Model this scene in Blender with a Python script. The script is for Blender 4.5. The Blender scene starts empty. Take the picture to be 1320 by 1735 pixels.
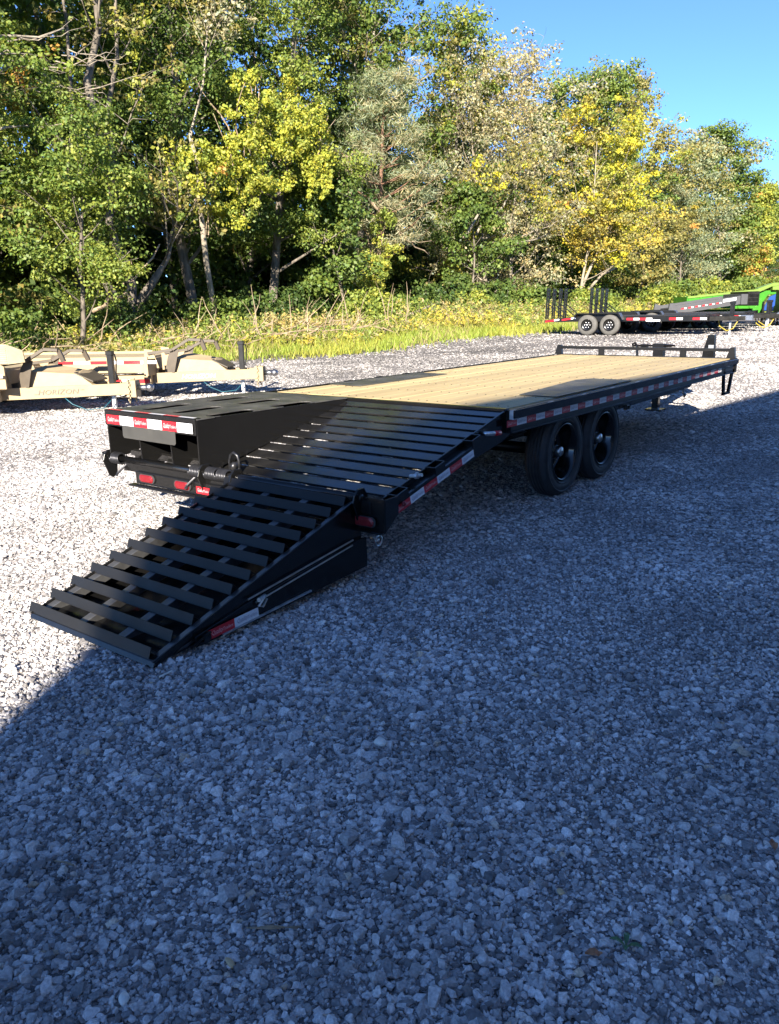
import bpy, math, random
import numpy as np
from math import sin, cos, pi, radians as R
from mathutils import Vector, Matrix

S = bpy.context.scene
COL = S.collection
RNG = np.random.default_rng(7)
random.seed(7)

# ------------------------------------------------------------------ camera
cd = bpy.data.cameras.new('camera'); cam = bpy.data.objects.new('camera', cd); COL.objects.link(cam)
yaw, pitch, roll = R(37.58), R(-14.559), R(-1.012)
fw = Vector((-sin(yaw)*cos(pitch), cos(yaw)*cos(pitch), sin(pitch)))
rt = fw.cross(Vector((0, 0, 1))).normalized(); up = rt.cross(fw)
r2 = rt*cos(roll)+up*sin(roll); u2 = -rt*sin(roll)+up*cos(roll)
M = Matrix((r2, u2, -fw)).transposed().to_4x4(); M.translation = Vector((4.016, -5.086, 1.606))
cam.matrix_world = M
cd.sensor_fit = 'VERTICAL'; cd.sensor_height = 36.0; cd.lens = 36.0*1344.8/1735
cd.clip_start = .05; cd.clip_end = 2000
S.camera = cam
CAM = np.array([4.016, -5.086, 1.606])

# ------------------------------------------------------------------ sky, sun, exposure
SUN_EL = R(22.8); SUN_H = Vector((.5, -.866, 0)).normalized()     # horizontal direction towards the sun
W = bpy.data.worlds.new('World'); S.world = W; W.use_nodes = True
nt = W.node_tree; nt.nodes.clear()
wo = nt.nodes.new('ShaderNodeOutputWorld'); bg = nt.nodes.new('ShaderNodeBackground'); sk = nt.nodes.new('ShaderNodeTexSky')
sk.sky_type = 'NISHITA'; sk.sun_disc = False; sk.sun_elevation = SUN_EL
sk.sun_rotation = math.atan2(SUN_H.x, SUN_H.y)
sk.air_density = 1.0; sk.dust_density = 0; sk.ozone_density = 6; sk.altitude = 6000
bg.inputs['Strength'].default_value = .092
nt.links.new(sk.outputs[0], bg.inputs[0]); nt.links.new(bg.outputs[0], wo.inputs[0])
sl = bpy.data.lights.new('sun', 'SUN'); sl.energy = 5.0; sl.angle = R(.5); sl.color = (1, .91, .77)
so = bpy.data.objects.new('sun', sl); COL.objects.link(so)
sd = Vector((SUN_H.x*cos(SUN_EL), SUN_H.y*cos(SUN_EL), sin(SUN_EL)))
so.rotation_euler = sd.to_track_quat('Z', 'Y').to_euler(); so.location = (20, -30, 20)
S.view_settings.view_transform = 'Standard'; S.view_settings.look = 'None'
S.view_settings.exposure = 2.0; S.view_settings.gamma = 1; S.view_settings.use_curve_mapping = False
S.render.engine = 'CYCLES'
S.cycles.use_denoising = True
S.cycles.max_bounces = 7; S.cycles.diffuse_bounces = 4; S.cycles.glossy_bounces = 3
S.cycles.transmission_bounces = 3; S.cycles.transparent_max_bounces = 6
S.cycles.caustics_reflective = False; S.cycles.caustics_refractive = False
S.cycles.sample_clamp_indirect = 6

# ------------------------------------------------------------------ helpers
def tag(o, label=None, cat=None, group=None, kind=None):
    if label: o['label'] = label
    if cat: o['category'] = cat
    if group: o['group'] = group
    if kind: o['kind'] = kind
    return o

def empty(name, loc=(0, 0, 0), rz=0, parent=None):
    o = bpy.data.objects.new(name, None); COL.objects.link(o); o.location = loc; o.rotation_euler = (0, 0, rz)
    o.empty_display_size = .3
    if parent: o.parent = parent
    return o

def nrm(v):
    v = np.asarray(v, float); return v/np.linalg.norm(v)

class MB:
    """collects shapes, then links them as one mesh object"""
    def __init__(s): s.v = []; s.f = []; s.m = []
    def add(s, vs, fs, mi=0):
        b = len(s.v); s.v += [tuple(map(float, p)) for p in vs]; s.f += [tuple(i+b for i in q) for q in fs]; s.m += [mi]*len(fs)
        return s
    def box(s, x0, x1, y0, y1, z0, z1, mi=0):
        x0, x1 = min(x0, x1), max(x0, x1); y0, y1 = min(y0, y1), max(y0, y1); z0, z1 = min(z0, z1), max(z0, z1)
        return s.add([(x0, y0, z0), (x1, y0, z0), (x1, y1, z0), (x0, y1, z0), (x0, y0, z1), (x1, y0, z1), (x1, y1, z1), (x0, y1, z1)],
                     [(3, 2, 1, 0), (4, 5, 6, 7), (0, 1, 5, 4), (1, 2, 6, 5), (2, 3, 7, 6), (3, 0, 4, 7)], mi)
    def bar(s, p, q, w, h, up=(0, 0, 1), mi=0):
        """box from p to q, w wide sideways, h tall along up, centred on the line"""
        p = np.array(p, float); q = np.array(q, float); d = nrm(q-p); sd_ = nrm(np.cross(d, up)); u = np.cross(sd_, d)
        o = []
        for c in (p, q):
            for a, b in ((-1, -1), (1, -1), (1, 1), (-1, 1)): o.append(c+sd_*a*w/2+u*b*h/2)
        return s.add(o, [(0, 1, 2, 3), (7, 6, 5, 4), (0, 4, 5, 1), (1, 5, 6, 2), (2, 6, 7, 3), (3, 7, 4, 0)], mi)
    def prism(s, pts, ext, mi=0):
        """polygon extruded by the vector ext"""
        pts = [np.array(p, float) for p in pts]; e = np.array(ext, float); n = len(pts)
        nn = np.zeros(3)
        for i in range(n): nn += np.cross(pts[i], pts[(i+1) % n])
        if nn @ e > 0: pts = pts[::-1]
        return s.add(pts+[p+e for p in pts], [tuple(range(n)), tuple(range(2*n-1, n-1, -1))]+[(i, i+n, (i+1) % n+n, (i+1) % n) for i in range(n)], mi)
    def tube(s, path, r, n=8, mi=0, caps=True):
        path = [np.array(p, float) for p in path]; k = len(path)
        rs = r if hasattr(r, '__len__') else [r]*k
        vs = []; ref = np.array((.13, .27, .95))
        for i, p in enumerate(path):
            d = nrm(path[min(i+1, k-1)]-path[max(i-1, 0)]+1e-9)
            a = np.cross(d, ref); 
            if np.linalg.norm(a) < 1e-3: a = np.cross(d, (1, 0, 0))
            a = nrm(a); b = np.cross(d, a)
            for j in range(n):
                t = 2*pi*j/n; vs.append(p+rs[i]*(a*cos(t)+b*sin(t)))
        fs = [(i*n+j, i*n+(j+1) % n, (i+1)*n+(j+1) % n, (i+1)*n+j) for i in range(k-1) for j in range(n)]
        if caps: fs += [tuple(range(n-1, -1, -1)), tuple(range((k-1)*n, k*n))]
        return s.add(vs, fs, mi)
    def lathe(s, prof, n=48, axis='x', c=(0, 0, 0), mi=0):
        """profile of (along the axis, radius) turned round the axis"""
        vs = []
        for a, r in prof:
            for j in range(n):
                t = 2*pi*j/n
                q = (a, r*cos(t), r*sin(t)) if axis == 'x' else ((r*cos(t), r*sin(t), a) if axis == 'z' else (r*sin(t), a, r*cos(t)))
                vs.append((q[0]+c[0], q[1]+c[1], q[2]+c[2]))
        k = len(prof)
        return s.add(vs, [(i*n+j, i*n+(j+1) % n, (i+1)*n+(j+1) % n, (i+1)*n+j) for i in range(k-1) for j in range(n)], mi)
    def coil(s, p, q, rad, wire, turns, n=6):
        p = np.array(p, float); q = np.array(q, float); d = nrm(q-p); a = nrm(np.cross(d, (.1, .2, .97))); b = np.cross(d, a)
        k = int(turns*12); return s.tube([p+(q-p)*i/k+rad*(a*cos(2*pi*i/12)+b*sin(2*pi*i/12)) for i in range(k+1)], wire, n)
    def build(s, name, mats, parent=None, smooth=False, bevel=0, mesh_name=None):
        me = bpy.data.meshes.new(mesh_name or name); me.from_pydata(s.v, [], s.f)
        mats = mats if isinstance(mats, (list, tuple)) else [mats]
        for m in mats: me.materials.append(m)
        if len(mats) > 1: me.polygons.foreach_set('material_index', s.m)
        me.polygons.foreach_set('use_smooth', [bool(smooth)]*len(me.polygons))
        me.update()
        o = bpy.data.objects.new(name, me); COL.objects.link(o)
        if parent: o.parent = parent
        if bevel:
            b = o.modifiers.new('bevel', 'BEVEL'); b.width = bevel; b.segments = 1; b.limit_method = 'ANGLE'; b.angle_limit = R(40)
        if smooth == 'auto':
            pass
        return o

def link_copy(o, parent=None, loc=None, name=None):
    c = o.copy(); COL.objects.link(c); c.parent = parent
    if loc is not None: c.location = loc
    return c

def copy_tree(o, parent=None):
    c = link_copy(o, parent)
    for ch in list(o.children): copy_tree(ch, c)
    return c

def nmesh(name, V, F, mats, parent=None, col=None, smooth=False, kind=None):
    """big numpy mesh: V (n,3), F (m,k)"""
    me = bpy.data.meshes.new(name); V = np.asarray(V, np.float32); F = np.asarray(F, np.int32)
    k = F.shape[1]
    me.vertices.add(len(V)); me.vertices.foreach_set('co', V.ravel())
    me.loops.add(F.size); me.loops.foreach_set('vertex_index', F.ravel())
    me.polygons.add(len(F)); me.polygons.foreach_set('loop_start', np.arange(0, F.size, k, dtype=np.int32))
    try: me.polygons.foreach_set('loop_total', np.full(len(F), k, np.int32))
    except Exception: pass
    if col is not None:
        a = me.attributes.new('tint', 'FLOAT_COLOR', 'POINT')
        c4 = np.ones((len(V), 4), np.float32); c4[:, :3] = col; a.data.foreach_set('color', c4.ravel())
    me.update(calc_edges=True); me.validate()
    if not smooth: me.polygons.foreach_set('use_smooth', np.zeros(len(me.polygons), bool))
    for m in (mats if isinstance(mats, (list, tuple)) else [mats]): me.materials.append(m)
    o = bpy.data.objects.new(name, me); COL.objects.link(o)
    if parent: o.parent = parent
    if kind: o['kind'] = kind
    return o

# ------------------------------------------------------------------ materials
def mat(name, col=(.5, .5, .5), rough=.5, metal=0, noise=0, nscale=8, bump=0, bscale=40, coat=0, spec=.5, rvar=0):
    m = bpy.data.materials.new(name); m.use_nodes = True; t = m.node_tree; b = t.nodes['Principled BSDF']
    b.inputs['Base Color'].default_value = (*col, 1); b.inputs['Roughness'].default_value = rough
    b.inputs['Metallic'].default_value = metal; b.inputs['Specular IOR Level'].default_value = spec
    if coat: b.inputs['Coat Weight'].default_value = coat; b.inputs['Coat Roughness'].default_value = .08
    tc = t.nodes.new('ShaderNodeTexCoord')
    if noise or rvar:
        n = t.nodes.new('ShaderNodeTexNoise'); n.inputs['Scale'].default_value = nscale; n.inputs['Detail'].default_value = 6
        t.links.new(tc.outputs['Object'], n.inputs['Vector'])
        if noise:
            r = t.nodes.new('ShaderNodeValToRGB'); r.color_ramp.elements[0].position = .3; r.color_ramp.elements[1].position = .7
            r.color_ramp.elements[0].color = (*[c*(1-noise) for c in col], 1); r.color_ramp.elements[1].color = (*[min(1, c*(1+noise)) for c in col], 1)
            t.links.new(n.outputs['Fac'], r.inputs[0]); t.links.new(r.outputs[0], b.inputs['Base Color'])
        if rvar:
            mr = t.nodes.new('ShaderNodeMapRange'); mr.inputs[1].default_value = .3; mr.inputs[2].default_value = .7
            mr.inputs[3].default_value = max(.03, rough-rvar); mr.inputs[4].default_value = rough+rvar
            t.links.new(n.outputs['Fac'], mr.inputs[0]); t.links.new(mr.outputs[0], b.inputs['Roughness'])
    if bump:
        n2 = t.nodes.new('ShaderNodeTexNoise'); n2.inputs['Scale'].default_value = bscale; n2.inputs['Detail'].default_value = 4
        t.links.new(tc.outputs['Object'], n2.inputs['Vector'])
        bp = t.nodes.new('ShaderNodeBump'); bp.inputs['Strength'].default_value = bump; bp.inputs['Distance'].default_value = .01
        t.links.new(n2.outputs['Fac'], bp.inputs['Height']); t.links.new(bp.outputs[0], b.inputs['Normal'])
    return m

def dusty_black(name, base=.007, rough=.2, dust=.10):
    """gloss black paint with pale dust specks and film"""
    m = mat(name, (base, base, base*1.05), rough, rvar=.07, nscale=5, bump=.05, bscale=14)
    t = m.node_tree; b = t.nodes['Principled BSDF']; tc = t.nodes.new('ShaderNodeTexCoord')
    n = t.nodes.new('ShaderNodeTexNoise'); n.inputs['Scale'].default_value = 170; n.inputs['Detail'].default_value = 3
    n3 = t.nodes.new('ShaderNodeTexNoise'); n3.inputs['Scale'].default_value = 6; n3.inputs['Detail'].default_value = 5
    t.links.new(tc.outputs['Object'], n.inputs['Vector']); t.links.new(tc.outputs['Object'], n3.inputs['Vector'])
    r = t.nodes.new('ShaderNodeMapRange'); r.inputs[1].default_value = .66; r.inputs[2].default_value = .74; r.inputs[3].default_value = 0; r.inputs[4].default_value = .7
    r3 = t.nodes.new('ShaderNodeMapRange'); r3.inputs[1].default_value = .42; r3.inputs[2].default_value = .75; r3.inputs[3].default_value = .01; r3.inputs[4].default_value = dust
    t.links.new(n.outputs['Fac'], r.inputs[0]); t.links.new(n3.outputs['Fac'], r3.inputs[0])
    ad = t.nodes.new('ShaderNodeMath'); ad.operation = 'MULTIPLY_ADD'; ad.use_clamp = True
    t.links.new(r.outputs[0], ad.inputs[0]); t.links.new(r3.outputs[0], ad.inputs[1]); t.links.new(r3.outputs[0], ad.inputs[2])
    mx = t.nodes.new('ShaderNodeMix'); mx.data_type = 'RGBA'
    mx.inputs[6].default_value = (base, base, base*1.05, 1); mx.inputs[7].default_value = (.30, .28, .25, 1)
    t.links.new(ad.outputs[0], mx.inputs[0]); t.links.new(mx.outputs[2], b.inputs['Base Color'])
    return m

BLK = dusty_black('black_paint', .004, .2, .012)
BLK2 = dusty_black('black_paint_slat', .006, .15, .04)
BLK3 = dusty_black('black_paint_tread', .008, .34, .010)
BLK3.node_tree.nodes['Principled BSDF'].inputs['Specular IOR Level'].default_value = .18
BLKM = dusty_black('black_frame', .004, .35, .012); BLKM.node_tree.nodes['Principled BSDF'].inputs['Specular IOR Level'].default_value = .35
RIMB = dusty_black('black_rim', .004, .09, .008)
STEEL = mat('bare_steel', (.35, .35, .36), .35, 1, noise=.3, nscale=20)
RUNNER = mat('worn_runner', (.16, .16, .165), .36, .75, noise=.25, nscale=14)
SPRING = mat('spring_steel', (.045, .045, .05), .35, .7, noise=.3, nscale=30)
CHROME = mat('zinc', (.6, .6, .58), .3, 1, noise=.2, nscale=30)
RUBBER = mat('tyre_rubber', (.032, .032, .034), .62, noise=.3, nscale=14, bump=.15, bscale=120)
RUBBERG = mat('dusty_rubber', (.075, .073, .069), .8, noise=.2, nscale=10)
REDT = mat('red_tape', (.55, .012, .02), .35, coat=.3, noise=.1, nscale=60)
WHT = mat('white_tape', (.75, .75, .78), .35, coat=.3, noise=.06, nscale=60)
PINKL = mat('tape_print', (.80, .45, .45), .5)
GREYL = mat('tape_print_grey', (.32, .30, .36), .5)
LENS = mat('red_lens', (.17, .005, .008), .3, coat=.15, bump=.6, bscale=90)
TAN = mat('tan_paint', (.31, .24, .145), .62, spec=.25, noise=.08, nscale=6)
TANW = mat('tan_deck', (.31, .25, .155), .6, noise=.12, nscale=9)
GALV = mat('galvanised', (.42, .43, .44), .45, .6, noise=.3, nscale=18)
GREEN = mat('lime_paint', (.03, .17, .010), .35, noise=.08, nscale=3)
LGREEN = mat('pale_lime_paint', (.12, .19, .03), .4, noise=.08, nscale=3)
GREY = mat('grey_paint', (.05, .052, .058), .4, noise=.1, nscale=4)
BLUE = mat('blue_paint', (.01, .045, .20), .35, noise=.1, nscale=4)
YEL = mat('yellow_chain', (.28, .22, .03), .5, noise=.15, nscale=20)
DARKTAN_SHADE = mat('dark_tan_shade_steel', (.06, .046, .031), .5, noise=.15, nscale=10)  # tan darkened to hold the shade on the stop bars; the lid shares it
CABLE = mat('blue_cable', (.01, .07, .10), .5)
WLET = mat('white_lettering', (.75, .75, .75), .5)
DLET = mat('dark_lettering', (.12, .10, .08), .5)

def diamond_plate():
    m = dusty_black('diamond_plate', .04, .36, .24); t = m.node_tree; b = t.nodes['Principled BSDF']
    tc = t.nodes.new('ShaderNodeTexCoord'); outs = []
    for a in (R(45), R(-45)):
        mp = t.nodes.new('ShaderNodeMapping'); mp.inputs['Rotation'].default_value = (0, 0, a); mp.inputs['Scale'].default_value = (95, 95, 95)
        t.links.new(tc.outputs['Object'], mp.inputs['Vector'])
        sp = t.nodes.new('ShaderNodeSeparateXYZ'); t.links.new(mp.outputs[0], sp.inputs[0])
        s1 = t.nodes.new('ShaderNodeMath'); s1.operation = 'SINE'; t.links.new(sp.outputs[0], s1.inputs[0])
        mu = t.nodes.new('ShaderNodeMath'); mu.operation = 'MULTIPLY'; mu.inputs[1].default_value = 3.0; t.links.new(sp.outputs[1], mu.inputs[0])
        s2 = t.nodes.new('ShaderNodeMath'); s2.operation = 'SINE'; t.links.new(mu.outputs[0], s2.inputs[0])
        p = t.nodes.new('ShaderNodeMath'); p.operation = 'MULTIPLY'; t.links.new(s1.outputs[0], p.inputs[0]); t.links.new(s2.outputs[0], p.inputs[1])
        g = t.nodes.new('ShaderNodeMath'); g.operation = 'GREATER_THAN'; g.inputs[1].default_value = .45; t.links.new(p.outputs[0], g.inputs[0]); outs.append(g)
    mxx = t.nodes.new('ShaderNodeMath'); mxx.operation = 'MAXIMUM'; t.links.new(outs[0].outputs[0], mxx.inputs[0]); t.links.new(outs[1].outputs[0], mxx.inputs[1])
    bp = t.nodes.new('ShaderNodeBump'); bp.inputs['Strength'].default_value = .7; bp.inputs['Distance'].default_value = .003
    t.links.new(mxx.outputs[0], bp.inputs['Height']); t.links.new(bp.outputs[0], b.inputs['Normal'])
    return m
DIAM = diamond_plate()

def wood_mat(i):
    m = bpy.data.materials.new('pine_plank'); m.use_nodes = True; t = m.node_tree; b = t.nodes['Principled BSDF']
    tc = t.nodes.new('ShaderNodeTexCoord'); oi = t.nodes.new('ShaderNodeObjectInfo')
    ad = t.nodes.new('ShaderNodeVectorMath'); ad.operation = 'ADD'
    cmb = t.nodes.new('ShaderNodeMath'); cmb.operation = 'MULTIPLY'; cmb.inputs[1].default_value = 37
    t.links.new(oi.outputs['Random'], cmb.inputs[0]); t.links.new(tc.outputs['Object'], ad.inputs[0]); t.links.new(cmb.outputs[0], ad.inputs[1])
    mp = t.nodes.new('ShaderNodeMapping'); mp.inputs['Scale'].default_value = (14, .8, 14); t.links.new(ad.outputs[0], mp.inputs[0])
    n = t.nodes.new('ShaderNodeTexNoise'); n.inputs['Scale'].default_value = 2.2; n.inputs['Detail'].default_value = 8; n.inputs['Distortion'].default_value = .6
    t.links.new(mp.outputs[0], n.inputs[0])
    r = t.nodes.new('ShaderNodeValToRGB'); e = r.color_ramp.elements
    e[0].position = .28; e[0].color = (.41, .305, .15, 1); e[1].position = .72; e[1].color = (.50, .395, .205, 1)
    q = e.new(.5); q.color = (.46, .355, .18, 1)
    t.links.new(n.outputs['Fac'], r.inputs[0])
    # knots and stains
    mp2 = t.nodes.new('ShaderNodeMapping'); mp2.inputs['Scale'].default_value = (9, 2.2, 9); t.links.new(ad.outputs[0], mp2.inputs[0])
    v = t.nodes.new('ShaderNodeTexVoronoi'); v.inputs['Scale'].default_value = 1; t.links.new(mp2.outputs[0], v.inputs[0])
    mr = t.nodes.new('ShaderNodeMapRange'); mr.inputs[1].default_value = .04; mr.inputs[2].default_value = .13; mr.inputs[3].default_value = .6; mr.inputs[4].default_value = 0
    t.links.new(v.outputs['Distance'], mr.inputs[0])
    mx = t.nodes.new('ShaderNodeMix'); mx.data_type = 'RGBA'; mx.inputs[7].default_value = (.25, .12, .04, 1)
    t.links.new(mr.outputs[0], mx.inputs[0]); t.links.new(r.outputs[0], mx.inputs[6])
    hv = t.nodes.new('ShaderNodeHueSaturation'); rr = t.nodes.new('ShaderNodeMapRange'); rr.inputs[3].default_value = .86; rr.inputs[4].default_value = 1.1
    t.links.new(oi.outputs['Random'], rr.inputs[0]); t.links.new(rr.outputs[0], hv.inputs['Value']); t.links.new(mx.outputs[2], hv.inputs['Color'])
    t.links.new(hv.outputs[0], b.inputs['Base Color']); b.inputs['Roughness'].default_value = .55
    bp = t.nodes.new('ShaderNodeBump'); bp.inputs['Strength'].default_value = .12; bp.inputs['Distance'].default_value = .003
    t.links.new(n.outputs['Fac'], bp.inputs['Height']); t.links.new(bp.outputs[0], b.inputs['Normal'])
    return m
WOOD = wood_mat(0)

def leaf_mat(name, trans=.35, rough=.55):
    m = bpy.data.materials.new(name); m.use_nodes = True; t = m.node_tree; b = t.nodes['Principled BSDF']
    a = t.nodes.new('ShaderNodeAttribute'); a.attribute_name = 'tint'
    b.inputs['Roughness'].default_value = rough; b.inputs['Specular IOR Level'].default_value = .35
    t.links.new(a.outputs['Color'], b.inputs['Base Color'])
    tr = t.nodes.new('ShaderNodeBsdfTranslucent'); 
    mxc = t.nodes.new('ShaderNodeMix'); mxc.data_type = 'RGBA'; mxc.blend_type = 'MULTIPLY'; mxc.inputs[0].default_value = 1; mxc.inputs[7].default_value = (1.5, 1.6, .6, 1)
    t.links.new(a.outputs['Color'], mxc.inputs[6]); t.links.new(mxc.outputs[2], tr.inputs['Color'])
    ms = t.nodes.new('ShaderNodeMixShader'); ms.inputs[0].default_value = trans
    o = t.nodes['Material Output']
    t.links.new(b.outputs[0], ms.inputs[1]); t.links.new(tr.outputs[0], ms.inputs[2]); t.links.new(ms.outputs[0], o.inputs[0])
    return m
LEAF = leaf_mat('leaf')
BLADE = leaf_mat('grass_blade', .3, .6)
def bark_mat(name, a, c):
    m = mat(name, a, .85, bump=.8, bscale=9); t = m.node_tree; b = t.nodes['Principled BSDF']
    tc = t.nodes.new('ShaderNodeTexCoord'); n = t.nodes.new('ShaderNodeTexNoise'); n.inputs['Scale'].default_value = 3; n.inputs['Detail'].default_value = 8
    mp = t.nodes.new('ShaderNodeMapping'); mp.inputs['Scale'].default_value = (2, 2, .6)
    t.links.new(tc.outputs['Object'], mp.inputs[0]); t.links.new(mp.outputs[0], n.inputs[0])
    r = t.nodes.new('ShaderNodeValToRGB'); r.color_ramp.elements[0].position = .35; r.color_ramp.elements[1].position = .65
    r.color_ramp.elements[0].color = (*a, 1); r.color_ramp.elements[1].color = (*c, 1)
    t.links.new(n.outputs['Fac'], r.inputs[0]); t.links.new(r.outputs[0], b.inputs['Base Color'])
    return m
BARK = bark_mat('grey_bark', (.06, .05, .04), (.17, .145, .115))
BARKP = bark_mat('pale_bark', (.15, .125, .095), (.29, .25, .19))
BARKR = bark_mat('pine_bark', (.10, .055, .035), (.20, .11, .07))
DEADW = bark_mat('dead_wood', (.17, .12, .075), (.32, .25, .17))

# ------------------------------------------------------------------ terrain
def smooth(a):
    a = np.clip(a, 0, 1); return a*a*(3-2*a)
EDGE_Y = np.array([-60, 8, 11, 13, 14.5, 17, 20.5, 23, 26, 34, 60, 200.])
EDGE_X = np.array([-15.6, -15.6, -15.3, -14.0, -12.5, -12.4, -12.6, -11.6, -11.2, -11.5, -12, -12])
def edge_x(y): return np.interp(y, EDGE_Y, EDGE_X)
def terrain(x, y):
    x = np.asarray(x, float); y = np.asarray(y, float)
    z = .42*smooth((y-8)/17)+.004*np.clip(y-25, 0, 200)
    bank = np.clip((edge_x(y)-1.2-x)/8, 0, 1)
    z = z+.34*smooth(bank)*(1-.45*smooth((y-20)/30))
    z = z+np.where(bank > 0, .12*bank*np.sin(x*1.3+y*.7)*np.sin(y*.9-x*.4), 0)
    z = z+.012*np.sin(x*1.7+1.1*y)*np.sin(y*1.3-.5*x+2)*np.clip((np.hypot(x-1.5, y-1)-2)/4, 0, 1)
    return z

def grid_sheet(name, xs, ys, zf, m, kind='structure'):
    X, Y = np.meshgrid(xs, ys, indexing='ij'); V = np.stack([X, Y, zf(X, Y)], -1).reshape(-1, 3)
    nx, ny = len(xs), len(ys); i = np.arange(nx*ny).reshape(nx, ny)
    F = np.stack([i[:-1, :-1], i[1:, :-1], i[1:, 1:], i[:-1, 1:]], -1).reshape(-1, 4)
    return nmesh(name, V, F, m, smooth=True, kind=kind)

def worn_band(t, sock):
    """older, darker gravel between the middle of the yard and the grass verge: factor .55 there, 1 elsewhere"""
    g = t.nodes.new('ShaderNodeNewGeometry'); sp = t.nodes.new('ShaderNodeSeparateXYZ'); t.links.new(g.outputs['Position'], sp.inputs[0])
    a = t.nodes.new('ShaderNodeMapRange'); a.interpolation_type = 'SMOOTHSTEP'; a.inputs[1].default_value = -2.5; a.inputs[2].default_value = -7.5; t.links.new(sp.outputs[0], a.inputs[0])
    b = t.nodes.new('ShaderNodeMapRange'); b.interpolation_type = 'SMOOTHSTEP'; b.inputs[1].default_value = 5.5; b.inputs[2].default_value = 9.5; t.links.new(sp.outputs[1], b.inputs[0])
    n = t.nodes.new('ShaderNodeTexNoise'); n.inputs['Scale'].default_value = .5; n.inputs['Detail'].default_value = 4; t.links.new(g.outputs['Position'], n.inputs['Vector'])
    m = t.nodes.new('ShaderNodeMath'); m.operation = 'MULTIPLY'; t.links.new(a.outputs[0], m.inputs[0]); t.links.new(b.outputs[0], m.inputs[1])
    m2 = t.nodes.new('ShaderNodeMath'); m2.operation = 'MULTIPLY'; t.links.new(m.outputs[0], m2.inputs[0]); t.links.new(n.outputs['Fac'], m2.inputs[1])
    r = t.nodes.new('ShaderNodeMapRange'); r.inputs[1].default_value = 0; r.inputs[2].default_value = .62; r.inputs[3].default_value = 1; r.inputs[4].default_value = .48; t.links.new(m2.outputs[0], r.inputs[0])
    x = t.nodes.new('ShaderNodeMath'); x.operation = 'MULTIPLY'; t.links.new(sock, x.inputs[0]); t.links.new(r.outputs[0], x.inputs[1]); return x.outputs[0]
def gravel_ground_mat():
    m = bpy.data.materials.new('gravel_ground'); m.use_nodes = True; t = m.node_tree; b = t.nodes['Principled BSDF']
    tc = t.nodes.new('ShaderNodeTexCoord')
    v = t.nodes.new('ShaderNodeTexVoronoi'); v.inputs['Scale'].default_value = 42; v.inputs['Randomness'].default_value = 1
    v2 = t.nodes.new('ShaderNodeTexVoronoi'); v2.inputs['Scale'].default_value = 95
    n = t.nodes.new('ShaderNodeTexNoise'); n.inputs['Scale'].default_value = .35; n.inputs['Detail'].default_value = 5
    for x in (v, v2, n): t.links.new(tc.outputs['Object'], x.inputs['Vector'])
    r = t.nodes.new('ShaderNodeValToRGB'); e = r.color_ramp.elements
    e[0].position = 0; e[0].color = (.10, .095, .094, 1); e[1].position = 1; e[1].color = (.40, .365, .35, 1); q = e.new(.5); q.color = (.25, .23, .222, 1)
    sx = t.nodes.new('ShaderNodeSeparateColor'); t.links.new(v.outputs['Color'], sx.inputs[0]); t.links.new(sx.outputs[0], r.inputs[0])
    hv = t.nodes.new('ShaderNodeHueSaturation'); mr = t.nodes.new('ShaderNodeMapRange'); mr.inputs[1].default_value = .3; mr.inputs[2].default_value = .7; mr.inputs[3].default_value = .8; mr.inputs[4].default_value = 1.2
    t.links.new(n.outputs['Fac'], mr.inputs[0]); t.links.new(worn_band(t, mr.outputs[0]), hv.inputs['Value']); t.links.new(r.outputs[0], hv.inputs['Color'])
    t.links.new(hv.outputs[0], b.inputs['Base Color']); b.inputs['Roughness'].default_value = .85; b.inputs['Specular IOR Level'].default_value = .3
    ad = t.nodes.new('ShaderNodeMath'); ad.operation = 'MULTIPLY_ADD'; ad.inputs[1].default_value = .45
    t.links.new(v2.outputs['Distance'], ad.inputs[0]); t.links.new(v.outputs['Distance'], ad.inputs[2])
    bp = t.nodes.new('ShaderNodeBump'); bp.invert = True; bp.inputs['Strength'].default_value = .9; bp.inputs['Distance'].default_value = .02
    t.links.new(ad.outputs[0], bp.inputs['Height']); t.links.new(bp.outputs[0], b.inputs['Normal'])
    return m
def verge_mat():
    m = bpy.data.materials.new('verge_soil'); m.use_nodes = True; t = m.node_tree; b = t.nodes['Principled BSDF']
    tc = t.nodes.new('ShaderNodeTexCoord'); n = t.nodes.new('ShaderNodeTexNoise'); n.inputs['Scale'].default_value = 1.6; n.inputs['Detail'].default_value = 8
    t.links.new(tc.outputs['Object'], n.inputs['Vector'])
    r = t.nodes.new('ShaderNodeValToRGB'); e = r.color_ramp.elements
    e[0].position = .35; e[0].color = (.05, .055, .02, 1); e[1].position = .68; e[1].color = (.17, .13, .07, 1); q = e.new(.5); q.color = (.09, .085, .03, 1)
    t.links.new(n.outputs['Fac'], r.inputs[0]); t.links.new(r.outputs[0], b.inputs['Base Color']); b.inputs['Roughness'].default_value = .95
    n2 = t.nodes.new('ShaderNodeTexNoise'); n2.inputs['Scale'].default_value = 14; n2.inputs['Detail'].default_value = 5; t.links.new(tc.outputs['Object'], n2.inputs['Vector'])
    bp = t.nodes.new('ShaderNodeBump'); bp.inputs['Distance'].default_value = .08; t.links.new(n2.outputs['Fac'], bp.inputs['Height']); t.links.new(bp.outputs[0], b.inputs['Normal'])
    return m
GRAV = gravel_ground_mat()
xs = np.concatenate([[-900, -300, -120, -60], np.arange(-34, 22.1, .5), [40, 120, 300, 900]])
ys = np.concatenate([[-900, -300, -100, -40], np.arange(-16, 50.1, .5), np.arange(54, 150, 6), [220, 400, 900]])
grid_sheet('ground', xs, ys, lambda x, y: terrain(x, y), GRAV)
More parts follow.
